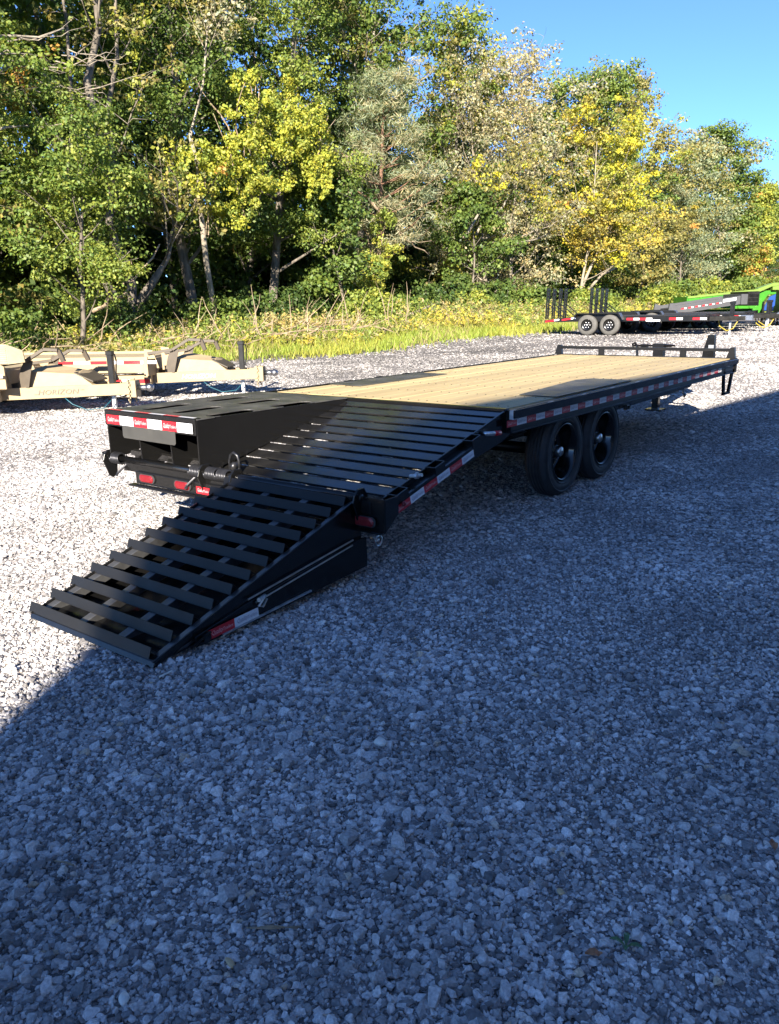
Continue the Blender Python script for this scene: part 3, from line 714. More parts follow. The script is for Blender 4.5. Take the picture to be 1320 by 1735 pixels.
MB().prism([rpt(RX0+.02, .03, -.05), rpt(RX0+.02, .045, -.05), rpt(RX0+.02, .045, -.11), rpt(RX0+.02, .03, -.11)], (RX1-RX0-.04, 0, 0)).build('hinge_bar', BLK, RR)
MB().tube([(1.122, -1.68, .281), (1.122, -2.52, .172)], .0055, 6).tube([(1.124, -1.69, .252), (1.124, -2.47, .142)], .0055, 6).build('slide_rod', STEEL, RR)
MB().bar((1.128, -2.06, .083), (1.128, -2.70, .047), .012, .010).build('wear_strip', GALV, RR)
MB().tube([(1.12, -2.40, .155), (1.15, -2.47, .16)], .012, 8).tube([(1.145, -2.42, .165), (1.145, -2.47, .125), (1.145, -2.44, .115), (1.145, -2.41, .15)], .007, 6).build('latch_pin', CHROME, RR)
MB().box(1.11, 1.15, -2.86, -2.80, .05, .062).box(1.115, 1.15, -2.83, -2.79, .062, .085).tube([(1.13, -2.90, .045), (1.135, -2.78, .09)], .008, 6).build('leg_latch', BLK, RR)
p_a, p_b = np.array((1.129, -2.785, .048)), np.array((1.129, -2.457, .064)); ux = nrm(p_b-p_a)
o = place_tape(TR, 'red_reflector_tape', RR, p_a, ux, (0, 0, 1)); o.scale = (1.1, 1.0, 1)
o = place_tape(TW, 'white_reflector_tape', RR, p_a+ux*.164, ux, (0, 0, 1)); o.scale = (1.1, 1.0, 1)

# ------------------------------------------------------------------ crushed slate gravel: loose stones lying on the ground
def stone_mat():
    m = bpy.data.materials.new('slate_stone'); m.use_nodes = True; t = m.node_tree; b = t.nodes['Principled BSDF']
    oi = t.nodes.new('ShaderNodeObjectInfo'); r = t.nodes.new('ShaderNodeValToRGB'); e = r.color_ramp.elements
    r.color_ramp.interpolation = 'LINEAR'
    e[0].position = 0; e[0].color = (.12, .113, .113, 1); e[1].position = 1; e[1].color = (.74, .70, .65, 1)
    for p, c in ((.2, (.245, .232, .230)), (.5, (.40, .38, .375)), (.78, (.54, .515, .505)), (.94, (.64, .61, .595)), (.982, (.70, .67, .64)), (.985, (.46, .34, .23)), (.992, (.55, .45, .34))):
        q = e.new(p); q.color = (*c, 1)
    t.links.new(oi.outputs['Random'], r.inputs[0])
    g = t.nodes.new('ShaderNodeNewGeometry'); n = t.nodes.new('ShaderNodeTexNoise'); n.inputs['Scale'].default_value = 130; n.inputs['Detail'].default_value = 4
    t.links.new(g.outputs['Position'], n.inputs['Vector'])
    hv = t.nodes.new('ShaderNodeHueSaturation'); mr = t.nodes.new('ShaderNodeMapRange'); mr.inputs[1].default_value = .3; mr.inputs[2].default_value = .7; mr.inputs[3].default_value = .72; mr.inputs[4].default_value = 1.3
    nL = t.nodes.new('ShaderNodeTexNoise'); nL.inputs['Scale'].default_value = 1.1; nL.inputs['Detail'].default_value = 4; t.links.new(g.outputs['Position'], nL.inputs['Vector'])
    mL = t.nodes.new('ShaderNodeMapRange'); mL.inputs[1].default_value = .33; mL.inputs[2].default_value = .67; mL.inputs[3].default_value = .74; mL.inputs[4].default_value = 1.14; t.links.new(nL.outputs['Fac'], mL.inputs[0])
    mm = t.nodes.new('ShaderNodeMath'); mm.operation = 'MULTIPLY'; t.links.new(mr.outputs[0], mm.inputs[0]); t.links.new(mL.outputs[0], mm.inputs[1])
    t.links.new(n.outputs['Fac'], mr.inputs[0]); t.links.new(worn_band(t, mm.outputs[0]), hv.inputs['Value']); t.links.new(r.outputs[0], hv.inputs['Color'])
    t.links.new(hv.outputs[0], b.inputs['Base Color']); b.inputs['Roughness'].default_value = .72; b.inputs['Specular IOR Level'].default_value = .4
    bp = t.nodes.new('ShaderNodeBump'); bp.inputs['Strength'].default_value = .35; bp.inputs['Distance'].default_value = .004
    t.links.new(n.outputs['Fac'], bp.inputs['Height']); t.links.new(bp.outputs[0], b.inputs['Normal'])
    return m
STONE = stone_mat()

def gravel_points():
    P = []; SC = []
    view = np.array((-.61, .79)); half = R(32)
    def ring(d0, d1, dens, med, sig, half_=half, hole=0):
        area = half_*(d1*d1-d0*d0); n = int(area*dens)
        d = np.sqrt(RNG.uniform(d0*d0, d1*d1, n)); a = RNG.uniform(-half_, half_, n)
        c, s = np.cos(a), np.sin(a)
        x = CAM[0]+d*(view[0]*c-view[1]*s); y = CAM[1]+d*(view[0]*s+view[1]*c)
        sz = np.exp(RNG.normal(np.log(med), sig, n))
        # patches of finer and coarser stone
        pt = np.sin(x*2.1+1.3*np.sin(y*1.7))*np.sin(y*2.6+.9*np.sin(x*1.9))
        pt = pt+.8*np.sin(x*.62+.5*y+1.3*np.sin(y*.5))*np.sin(.55*y-.35*x+.7); drop = (RNG.uniform(0, 1, n) < np.clip(-.25-.45*pt, 0, .75)) & (sz > med*.9)
        sz = np.clip(sz*(1+.22*pt)*np.where(drop, .45, 1), .0035, .05)
        k = (x > edge_x(y)+.1) & (x < 14)
        if hole: k &= (np.abs(a) > hole) | (d < .9)
        P.append(np.stack([x, y], -1)[k]); SC.append(sz[k])
    ring(.9, 3.2, 9000, .0056, .42, R(40)); ring(.9, 3.2, 2700, .0099, .32, R(40)); ring(.9, 3.2, 150, .0165, .22, R(40)); ring(.9, 3.2, 6, .026, .12, R(40))
    ring(3.2, 5.5, 5800, .0068, .40); ring(3.2, 5.5, 1250, .0113, .30); ring(3.2, 5.5, 36, .0185, .2)
    ring(5.5, 9, 2900, .0090, .36); ring(5.5, 9, 300, .0145, .28)
    ring(9, 14, 1150, .0130, .34); ring(14, 24, 380, .0190, .34); ring(24, 42, 95, .028, .3)
    # the yard to either side of the view, and behind
    ring(0, 3.2, 3000, .0085, .42, pi, R(40)); ring(3.2, 5.5, 2300, .0098, .40, pi*.75, half); ring(5.5, 9, 1300, .0125, .36, R(100), half); ring(9, 14, 650, .0165, .34, R(80), half); ring(14, 24, 240, .024, .34, R(60), half)
    P = np.concatenate(P); SC = np.concatenate(SC)
    return P, SC
def gravel():
    P, SC = gravel_points(); n = len(P)
    z = terrain(P[:, 0], P[:, 1])
    flat = RNG.uniform(.45, .95, n); s3 = np.stack([SC*RNG.uniform(.85, 1.45, n), SC*RNG.uniform(.75, 1.15, n), SC*flat], -1)
    far = np.hypot(P[:, 0]-CAM[0], P[:, 1]-CAM[1]); s3[:, 2] *= np.where(far > 9, .5, np.where(far > 5, .72, 1.0))
    z = z+s3[:, 2]*RNG.uniform(.05, .6, n)
    tl = np.where(far > 5, .2, .33); rot = np.stack([RNG.normal(0, 1, n)*tl, RNG.normal(0, 1, n)*tl, RNG.uniform(0, 2*pi, n)], -1)
    me = bpy.data.meshes.new('gravel'); me.vertices.add(n)
    me.vertices.foreach_set('co', np.stack([P[:, 0], P[:, 1], z], -1).astype(np.float32).ravel())
    a = me.attributes.new('size', 'FLOAT_VECTOR', 'POINT'); a.data.foreach_set('vector', s3.astype(np.float32).ravel())
    a = me.attributes.new('turn', 'FLOAT_VECTOR', 'POINT'); a.data.foreach_set('vector', rot.astype(np.float32).ravel())
    a = me.attributes.new('pick', 'INT', 'POINT'); a.data.foreach_set('value', RNG.integers(0, 14, n).astype(np.int32))
    me.materials.append(STONE)
    o = bpy.data.objects.new('gravel', me); COL.objects.link(o); o['kind'] = 'stuff'
    ng = bpy.data.node_groups.new('gravel_stones', 'GeometryNodeTree')
    ng.interface.new_socket('Geometry', in_out='INPUT', socket_type='NodeSocketGeometry'); ng.interface.new_socket('Geometry', in_out='OUTPUT', socket_type='NodeSocketGeometry')
    N = ng.nodes; Lk = ng.links
    gi = N.new('NodeGroupInput'); go = N.new('NodeGroupOutput'); jn = N.new('GeometryNodeJoinGeometry')
    for k in range(14):
        pn = N.new('GeometryNodePoints'); pn.inputs['Count'].default_value = 15 + 3*(k % 3)
        rv = N.new('FunctionNodeRandomValue'); rv.data_type = 'FLOAT_VECTOR'; rv.inputs['Min'].default_value = (-1, -1, -1); rv.inputs['Max'].default_value = (1, 1, 1)
        rv.inputs['Seed'].default_value = 11+k*7
        ln = N.new('ShaderNodeVectorMath'); ln.operation = 'LENGTH'; Lk.new(rv.outputs[0], ln.inputs[0])
        # pull the corners in so that the hull is blocky yet not boxy
        mx = N.new('ShaderNodeMath'); mx.operation = 'MAXIMUM'; mx.inputs[1].default_value = .95; Lk.new(ln.outputs['Value'], mx.inputs[0])
        dv_ = N.new('ShaderNodeVectorMath'); dv_.operation = 'DIVIDE'; Lk.new(rv.outputs[0], dv_.inputs[0]); Lk.new(mx.outputs[0], dv_.inputs[1])
        Lk.new(dv_.outputs[0], pn.inputs['Position'])
        ch = N.new('GeometryNodeConvexHull'); Lk.new(pn.outputs[0], ch.inputs[0])
        ss = N.new('GeometryNodeSetShadeSmooth'); ss.inputs['Shade Smooth'].default_value = False; Lk.new(ch.outputs[0], ss.inputs[0])
        sm = N.new('GeometryNodeSetMaterial'); sm.inputs['Material'].default_value = STONE; Lk.new(ss.outputs[0], sm.inputs[0])
        g2 = N.new('GeometryNodeGeometryToInstance'); Lk.new(sm.outputs[0], g2.inputs[0]); Lk.new(g2.outputs[0], jn.inputs[0])
    ip = N.new('GeometryNodeInstanceOnPoints'); ip.inputs['Pick Instance'].default_value = True
    Lk.new(gi.outputs[0], ip.inputs['Points']); Lk.new(jn.outputs[0], ip.inputs['Instance'])
    def attr(nm, ty):
        a_ = N.new('GeometryNodeInputNamedAttribute'); a_.data_type = ty; a_.inputs['Name'].default_value = nm
        return a_.outputs['Attribute']
    er = N.new('FunctionNodeEulerToRotation'); Lk.new(attr('turn', 'FLOAT_VECTOR'), er.inputs[0]); Lk.new(er.outputs[0], ip.inputs['Rotation'])
    Lk.new(attr('size', 'FLOAT_VECTOR'), ip.inputs['Scale']); Lk.new(attr('pick', 'INT'), ip.inputs['Instance Index'])
    Lk.new(ip.outputs[0], go.inputs[0])
    md = o.modifiers.new('stones', 'NODES'); md.node_group = ng
    print('gravel stones', n)
gravel()

# ------------------------------------------------------------------ trees
def unit(a): return a/np.maximum(np.linalg.norm(a, axis=-1, keepdims=True), 1e-9)
def leaf_quads(C, rad, per, size, cols, rng, up_bias=.55, long=1.15, jitter=.16, droop=0., outw=.95):
    """C (n,3) clump centres, rad (n,3) clump radii, cols (n,3); per leaves in each clump, each a small folded-flat rhomb"""
    n = len(C); idx = np.repeat(np.arange(n), per); m = len(idx)
    d = unit(rng.normal(size=(m, 3))); r = rng.uniform(0, 1, (m, 1))**.45
    P = C[idx]+d*r*rad[idx]
    if droop: P[:, 2] -= droop*r[:, 0]**2*rad[idx, 0]
    nv = unit(rng.normal(size=(m, 3))*.62+d*outw+np.array((0.1, -.15, up_bias)))
    a = unit(np.cross(nv, rng.normal(size=(m, 3)))); b = np.cross(nv, a)
    s = size*rng.uniform(.6, 1.35, (m, 1))
    V = np.stack([P-a*s*.55*long, P+b*s*.42-a*s*.05, P+a*s*.55*long, P-b*s*.42-a*s*.05], 1).reshape(-1, 3)
    F = np.arange(4*m).reshape(m, 4)
    v = 1+rng.normal(0, jitter, (m, 1)); hue = rng.normal(0, .07, (m, 1))
    c = np.clip(1.1*cols[idx]*v*(1+hue*np.array((1.6, .3, -1))), .004, .9)
    return V, F, np.repeat(c, 4, axis=0)

def curve(p, d, ln, n, wob, rng, lift=0.):
    """a bending path"""
    pts = [np.array(p, float)]; d = nrm(d)
    for i in range(n):
        d = nrm(d+rng.normal(0, wob, 3)+np.array((0, 0, lift))); pts.append(pts[-1]+d*ln/n)
    return pts, d

def pick_cols(C, pal, rng, scale=.35):
    """colour per clump: neighbouring clumps tend to share one of the palette's colours"""
    ph = rng.uniform(0, 6.28, 6)
    f = (np.sin(C[:, 0]*scale*2+ph[0])+np.sin(C[:, 1]*scale*2.3+ph[1])+np.sin(C[:, 2]*scale*1.7+ph[2]))/3*.5+.5
    f = np.clip(f*.75+rng.uniform(0, .42, len(C))-.08, 0, .999)
    w = np.cumsum([p[1] for p in pal]); w = w/w[-1]; k = np.searchsorted(w, f)
    return np.array([p[0] for p in pal])[k]

G1 = (.070, .108, .023); G2 = (.108, .152, .029); G3 = (.160, .196, .036); YG = (.24, .25, .04); YE = (.40, .36, .036); OR = (.40, .21, .05)
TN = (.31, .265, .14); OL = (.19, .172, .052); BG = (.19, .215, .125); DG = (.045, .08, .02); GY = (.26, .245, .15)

def tree_parts(seed, h, cr, base=.12, limbs=20, subs=6, per=55, leaf=.15, pal=((G2, 1),), bark=BARK, crad=.75, trunk_r=.2, lean=(0, 0), twigs=0, tip_only=False, profile=None, trunks=None, gaps=.0, ext=.42):
    rng = np.random.default_rng(seed); wd = MB(); C = []; 
    prof = profile or (lambda t: (.72+.56*t) if t < .5 else max(.2, math.cos((t-.5)*2.55)**.55))
    stems = trunks or [curve((0, 0, -.3), (lean[0], lean[1], 1), h*.93, 10, .06, rng, .05)[0]]
    for st in stems:
        k = len(st); wd.tube(st, [max(.025, trunk_r*(1-.93*i/(k-1))**.85) for i in range(k)], 7)
        st = np.array(st)
        for i in range(limbs//len(stems)):
            t = base+(1-base)*((i+rng.uniform(.1, .9))/(limbs//len(stems)))
            f = min(t, .985)*(k-1); j = int(f); p = st[j]+(st[min(j+1, k-1)]-st[j])*(f-j)
            az = i*2.4+rng.uniform(-.5, .5); el = R(rng.uniform(5, 35))+t*.75
            ln = cr*prof(t)*rng.uniform(.7, 1.12)
            path, de = curve(p, (cos(az)*cos(el), sin(az)*cos(el), sin(el)), ln, 5, .13, rng, .06-.05*(1-t))
            r0 = trunk_r*.42*(1-.75*t)*min(1, ln/cr+.2)
            wd.tube(path, [max(.012, r0*(1-.85*q/5)) for q in range(6)], 5, caps=False)
            C.append((path[-1], 1))
            for s in range(subs):
                q = rng.uniform(.3, 1)*5; j2 = min(4, int(q)); pp = path[j2]+(path[j2+1]-path[j2])*(q-j2)
                a2 = rng.uniform(0, 6.28); dd = nrm(de*.7+np.array((cos(a2), sin(a2), rng.uniform(-.3, .5)))*.9)
                sp, d3 = curve(pp, dd, ln*ext*rng.uniform(.5, 1.1), 3, .18, rng, -.02)
                wd.tube(sp, [max(.008, r0*.35*(1-.8*z/3)) for z in range(4)], 4, caps=False)
                if rng.uniform() > gaps: C.append((sp[-1], 1))
                if not tip_only and rng.uniform() > gaps: C.append((sp[1]+rng.normal(0, .15, 3), .85))
                for tw in range(twigs):
                    tp, _ = curve(sp[rng.integers(1, 4)], d3+rng.normal(0, .55, 3), rng.uniform(.5, 1.5), 3, .22, rng, -.03)
                    wd.tube(tp, [.010, .008, .006, .004], 3, caps=False)
                    if rng.uniform() > gaps: C.append((tp[-1], .5))
    P = np.array([c[0] for c in C]); sc = np.array([c[1] for c in C])[:, None]
    P[:, 2] = np.maximum(P[:, 2], .35)
    rad = crad*sc*rng.uniform(.6, 1.3, (len(P), 1))*np.array((1.1, 1.1, .62))
    V, F, col = leaf_quads(P, rad, per, leaf, pick_cols(P, pal, rng), rng)
    return wd, V, F, col, bark

def tree(name, label, x, y, parts, group=None, rz=0, s=1.0, cat='tree', leafmat=None):
    wd, V, F, col, bark = parts
    t = empty(name, (x, y, float(terrain(x, y))-.05), rz); t.scale = (s, s, s); tag(t, label, cat, group)
    wd.build('trunk', bark, t, True)
    nmesh('crown', V, F, leafmat or LEAF, t, col)
    return t
def plant_copy(src, x, y, rz, s, label, group=None):
    c = copy_tree(src); c.location = (x, y, float(terrain(x, y))-.1); c.rotation_euler = (0, 0, rz); c.scale = (s, s, s*RNG.uniform(.92, 1.08))
    c['label'] = label
    if group: c['group'] = group
    return c

# front row, left to right
t_left = tree('maple_tree', 'spreading green tree at the left edge with grey twiggy upper boughs', -22.6, 6.3,
     tree_parts(11, 19, 6.2, .06, 30, 7, 104, .096, ((G1, 1), (G2, 3), (G3, 3), (YG, 1.3), (OR, 1.0)), BARK, .8, .26, twigs=2, gaps=.18))
tree('sapling_tree', 'low broad green tree in front of the grey forked trunks', -20.6, 10.2,
     tree_parts(12, 7.4, 3.4, .16, 18, 6, 130, .088, ((G1, 1), (G2, 3), (G3, 3), (YG, .9), (OR, .25)), BARK, .6, .10, gaps=.28))
# the grey forked tree with bare stems
o_ = np.array((-23.2, 14.0, 0.))
def stem(pts): return [np.array(p)-np.array((-23.2, 14.0, 0)) for p in pts]
zt_ = float(terrain(-23.2, 14.0))
forks = [stem([(-23.2, 14.0, -.3), (-23.2, 14.1, 1.0), (-23.1, 14.15, 2.2), (-23.1, 13.75, 3.2), (-23.2, 13.5, 4.4), (-23.2, 13.9, 6.2), (-23.3, 13.95, 8.2), (-23.3, 14.6, 10.2), (-23.5, 15.0, 13.5), (-23.4, 15.2, 17)]),
         stem([(-23.2, 14.0, -.3), (-23.1, 13.7, 1.0), (-23.0, 13.2, 1.8), (-22.9, 12.7, 2.7), (-23.0, 12.1, 4.0), (-23.1, 12.0, 5.6), (-23.4, 12.6, 8), (-23.5, 12.8, 11), (-23.5, 12.6, 14)]),
         stem([(-23.15, 13.85, 5.4), (-23.0, 13.3, 7.2), (-23.1, 13.1, 9), (-23.2, 13.9, 11), (-23.2, 13.6, 14), (-23.2, 13.2, 16)]),
         stem([(-23.2, 14.2, 1.2), (-23.0, 15.0, 2.2), (-22.9, 15.8, 3.2), (-22.9, 16.2, 4.2)])]
tree('forked_tree', 'tall tree with bare grey forked stems and thin foliage', -23.2, 14.0,
     tree_parts(13, 17, 4.2, .5, 24, 5, 26, .13, ((G2, 2), (OL, 2), (YG, 1.4), (OR, .9)), BARK, .6, .22, trunks=forks, twigs=1, gaps=.35))
tree('maple_tree', 'dark green maple crowded behind the yellow vine', -25.0, 18.6,
     tree_parts(14, 20, 5.2, .15, 32, 7, 104, .105, ((DG, 1.2), (G1, 3), (G2, 3), (G3, 1)), BARK, .85, .25))
tree('leaning_tree', 'slim crooked pale trunk rising above the yellow vine', -22.3, 17.6,
     tree_parts(15, 14.5, 2.6, .78, 10, 5, 26, .13, ((GY, 2), (OL, 2), (G3, 1)), BARKP, .6, .13, trunks=[[np.array(p) for p in ((0, 0, -.3), (-.1, -.3, 3), (0, -.5, 5.6), (0, -.45, 6.6), (0, -.75, 7.6), (0, -.2, 8.8), (0, .1, 9.6), (0, .6, 12), (0, 1.0, 14.5))]], twigs=2, gaps=.2))
tree('maple_tree', 'tall yellowing maple left of the pine', -24.4, 23.0,
     tree_parts(16, 20.5, 4.6, .13, 34, 7, 100, .105, ((G1, 2), (G2, 3), (G3, 3), (YG, 1.4)), BARK, .8, .24))
tree('sapling_tree', 'dark green understorey tree below the pine', -22.2, 25.6,
     tree_parts(17, 7, 3.0, .05, 18, 6, 60, .14, ((DG, 2), (G1, 3), (G2, 2)), BARK, .62, .1))

# pine with blue-green needle tufts
def pine_parts(seed, h, cr, base=.3, whorls=13, pal=((BG, 2), (GY, 1)), per=60, leaf=.17, crad=.62):
    rng = np.random.default_rng(seed); wd = MB(); C = []
    st, _ = curve((0, 0, -.3), (.02, .02, 1), h, 10, .025, rng, .04); wd.tube(st, [max(.03, .24*(1-.92*i/10)) for i in range(11)], 8); st = np.array(st)
    for w in range(whorls):
        t = base+(1-base)*w/whorls; f = t*10; j = min(9, int(f)); p = st[j]+(st[j+1]-st[j])*(f-j)
        nb = 5; a0 = rng.uniform(0, 6)
        for b in range(nb):
            ln = cr*(1.05-t*.8)*rng.uniform(.65, 1.15); az = a0+b*2*pi/nb+rng.uniform(-.3, .3)
            path, de = curve(p, (cos(az), sin(az), .12+.3*t), ln, 4, .09, rng, .05)
            wd.tube(path, [max(.012, .07*(1-t*.6)*(1-.8*q/4)) for q in range(5)], 5, caps=False)
            for s in range(5):
                q = rng.uniform(.4, 1)*4; j2 = min(3, int(q)); pp = path[j2]+(path[j2+1]-path[j2])*(q-j2)
                C.append(pp+rng.normal(0, .32, 3)*np.array((1, 1, .35))+np.array((0, 0, .12)))
    P = np.array(C); rad = crad*rng.uniform(.7, 1.25, (len(P), 1))*np.array((1.1, 1.1, .5))
    V, F, col = leaf_quads(P, rad, per, leaf, pick_cols(P, pal, rng), rng, up_bias=.9, long=1.7, jitter=.12)
    # needles: thin slivers
    Q = V.reshape(-1, 4, 3); mid = Q.mean(1, keepdims=True); ax = (Q[:, 2:3]-Q[:, 0:1])/2; sd_ = (Q[:, 1:2]-Q[:, 3:4])/2
    Q = np.concatenate([mid-ax, mid+sd_*.3, mid+ax, mid-sd_*.3], 1)
    return wd, Q.reshape(-1, 3), F, col, BARKR
tree('pine_tree', 'blue-green pine with drooping needle tufts and dead lower limbs', -23.2, 29.3, pine_parts(21, 12.6, 5.2, .28, 12, ((BG, 3), (GY, 2)), 85, .16, .7))
tree('oak_tree', 'tall open-crowned tree with pale limbs above the pine', -26.8, 33.0,
     tree_parts(18, 22.0, 5.4, .3, 32, 7, 40, .15, ((G1, 2), (G2, 3), (OL, 2)), BARKP, .8, .26, twigs=1, gaps=.15))
tree('maple_tree', 'green-gold tree right of the tall open crown', -25.5, 40.6,
     tree_parts(19, 17.2, 5.0, .05, 30, 6, 52, .155, ((G1, 2), (G2, 2), (YG, 1.3), (OL, 2)), BARK, .8, .22))
tree('sapling_tree', 'low green tree behind the pale leaning limbs', -21.5, 36.8,
     tree_parts(22, 6.6, 3.0, .05, 16, 6, 56, .15, ((DG, 1), (G1, 2), (G2, 3)), BARK, .62, .1))
t_tan = tree('ash_tree', 'tall thin-leaved tan tree with a haze of bare twigs', -24.2, 46.0,
     tree_parts(23, 16, 6.4, .12, 36, 7, 17, .145, ((TN, 3), (GY, 3), (OL, 1.2)), BARKP, .85, .2, twigs=3, gaps=.12))
plant_copy(t_tan, -23.6, 41.6, 2.1, .84, 'smaller thin-leaved tan tree left of the tallest tan one')
tree('birch_tree', 'pale slender trunk forking low at the wood edge', -21.6, 39.0,
     tree_parts(24, 9, 3.4, .55, 12, 5, 24, .14, ((YG, 2), (OL, 2), (YE, .7)), BARKP, .6, .11,
                trunks=[[np.array(p) for p in ((0, .2, -.3), (0, .35, 2), (0, .8, 4), (0, 1.9, 5.6), (0, 2.6, 7.2), (0, 2.8, 9))], [np.array(p) for p in ((0, .8, 3.8), (.3, 2.4, 4.6), (.4, 4.6, 4.9), (.5, 6.5, 5.4))], [np.array(p) for p in ((.1, -3.5, 4.6), (.1, -2.6, 5.4), (0, -1.2, 6.6), (0, .2, 7.4))]], twigs=1, gaps=.2))
tree('maple_tree', 'full green maple topping the middle of the tree line', -27.5, 63.0,
     tree_parts(25, 17.8, 7.2, .05, 38, 7, 74, .19, ((G1, 1.5), (G2, 3), (G3, 1.5), (OL, 1.6)), BARK, 1.05, .26))
tree('ash_tree', 'golden yellow tree with pale branching trunk by the ramps', -21.6, 52.6,
     tree_parts(26, 13.4, 6.4, .2, 32, 7, 50, .155, ((YG, 2.5), (YE, 1.2), (OL, 1.8), ((.34, .27, .05), 2.2), (OR, .3)), BARKP, .75, .125, twigs=1, gaps=.1,
                trunks=[[np.array(p) for p in ((0, -1.2, -.3), (0, -.6, 2.6), (0, .3, 5), (0, .8, 8), (0, .9, 12.2))], [np.array(p) for p in ((0, -.7, 2.0), (.2, 1.2, 4.4), (.3, 3.2, 6.6), (.3, 4.6, 9.6))], [np.array(p) for p in ((0, -.9, 1.2), (.3, 2.2, 3.0), (.4, 4.8, 3.6), (.4, 6.6, 4.0))]]))
t_ol = tree('maple_tree', 'olive green tree behind the golden tree', -25.6, 74.0,
     tree_parts(27, 20.0, 6.6, .04, 30, 6, 64, .2, ((G2, 2), (OL, 3), (YG, 1)), BARK, 1.0, .22))
t_gg = tree('ash_tree', 'grey-green rounded tree beyond the golden tree', -24.0, 86.0,
     tree_parts(28, 15.6, 6.4, .03, 30, 6, 60, .2, ((OL, 2), (BG, 2), (GY, 1.2)), BARK, 1.0, .2))
plant_copy(t_gg, -22.2, 76.5, 1.2, .62, 'short grey-green tree in front of the olive tree')
tree('maple_tree', 'tall green tree standing highest near the right end', -25.4, 101.0,
     tree_parts(29, 18.6, 7, .03, 34, 7, 76, .23, ((G1, 2), (G2, 3), (OL, 1.5), (G3, 1)), BARK, 1.15, .24))
tree('maple_tree', 'slender tree with orange turning leaves at the right end', -23.6, 107.0,
     tree_parts(30, 14.5, 3.8, .05, 26, 6, 50, .23, ((G3, 2), (YG, 3), (OR, 1.6), (YE, .8)), BARK, 1.05, .2))
t_pf = tree('pine_tree', 'dark pine nearest the right frame edge on the far rise', -25.5, 122.0, pine_parts(31, 15.5, 5.0, .05, 15, ((G1, 2), (DG, 1), (OL, 1)), 60, .26, .85))
for k, (x, y, s) in enumerate(((-28, 131, 1.05), (-25, 139, 1.0), (-29, 150, 1.15), (-24.5, 159, 1.1), (-30, 170, 1.2))):
    plant_copy(t_pf, x, y, k*1.3, s, 'dark pine in the stand beyond the last broadleaf trees', 'far pines')

# rear rows fill the wood behind
def forest_tree(seed, h, r_, pal): return tree_parts(seed, h, r_, .03, 28, 6, 40, .26, pal, BARK, 1.25, .22)
src = [tree('forest_tree', 'green tree in the rows behind the wood edge', -31.5, 4.5, forest_tree(41, 22, 6.4, ((DG, 2), (G1, 3), (G2, 2))), 'trees of the rear rows'),
       tree('forest_tree', 'green tree in the rows behind the wood edge', -31.0, 11.0, forest_tree(42, 22.5, 6.2, ((DG, 2), (G1, 2), (OL, 2))), 'trees of the rear rows'),
       tree('forest_tree', 'green tree in the rows behind the wood edge', -32.2, 17.5, forest_tree(43, 22, 6.2, ((G1, 2), (G2, 3), (G3, 1))), 'trees of the rear rows')]
rr_ = random.Random(4); y = 23.5; k = 0
while y < 150:
    plant_copy(src[k % 3], -31.6+rr_.uniform(-1.4, 1.4), y, rr_.uniform(0, 6.28), rr_.uniform(.86, 1.0)*(1 if y < 38 else .74), 'green tree in the rows behind the wood edge', 'trees of the rear rows'); y += rr_.uniform(5.2, 7.2)*(1 if y < 70 else 1.5); k += 1
y = 2
while y < 150:
    plant_copy(src[(k+1) % 3], -39+rr_.uniform(-1.6, 1.6), y, rr_.uniform(0, 6.28), rr_.uniform(.86, 1.02)*(1 if y < 38 else .74), 'green tree in the rows behind the wood edge', 'trees of the rear rows'); y += rr_.uniform(6.0, 8.0)*(1 if y < 70 else 1.5); k += 1
# the deep wood behind everything, one mass
n = 13000; rg = np.random.default_rng(77)
P = np.stack([rg.uniform(-54, -45, n), rg.uniform(-6, 190, n), rg.uniform(0, 1, n)], -1); P[:, 2] *= np.where(P[:, 1] < 42, 24, 14)
P2 = np.stack([rg.uniform(-45, -41, 8000), rg.uniform(-6, 120, 8000), rg.uniform(0, 7, 8000)], -1); P = np.concatenate([P, P2]); n = len(P)
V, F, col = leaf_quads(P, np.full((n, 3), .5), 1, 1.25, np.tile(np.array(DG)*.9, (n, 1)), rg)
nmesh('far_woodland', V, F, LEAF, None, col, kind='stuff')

# understorey: shrubs at the wood edge
def shrub_parts(seed, r_, h, pal, n=46, per=52, leaf=.12):
    rng = np.random.default_rng(seed); wd = MB(); C = []
    for i in range(9):
        az = i*.7+rng.uniform(0, .5); p, _ = curve((0, 0, -.1), (cos(az)*.6, sin(az)*.6, 1), h*rng.uniform(.6, .95), 4, .15, rng)
        wd.tube(p, [.025, .02, .016, .011, .006], 4, caps=False)
    a = rng.uniform(0, 6.28, n); q = rng.uniform(0, 1, n)**.5*r_; z = rng.uniform(.12, 1, n)*h*(1-.5*(q/r_)**2)
    P = np.stack([np.cos(a)*q, np.sin(a)*q, z], -1)
    V, F, col = leaf_quads(P, rng.uniform(.3, .6, (n, 1))*np.array((1.1, 1.1, .7)), per, leaf, pick_cols(P, pal, rng, .8), rng)
    return wd, V, F, col, DEADW
sh = [tree('shrub', 'dark green shrub rooted at the foot of the forked trunks', -22.6, 13.2, shrub_parts(51, 1.5, 2.0, ((DG, 2), (G1, 3), (G2, 1))), cat='shrub'),
      tree('shrub', 'green shrub at the wood edge below the yellow vine', -22.4, 17.8, shrub_parts(52, 1.5, 1.7, ((G1, 2), (G2, 3), (G3, 1))), cat='shrub'),
      tree('shrub', 'yellow-green shrub below the pine, beside the pale fallen log', -19.6, 24.6, shrub_parts(53, 1.4, 1.7, ((G2, 2), (G3, 3), (YG, 2))), cat='shrub')]
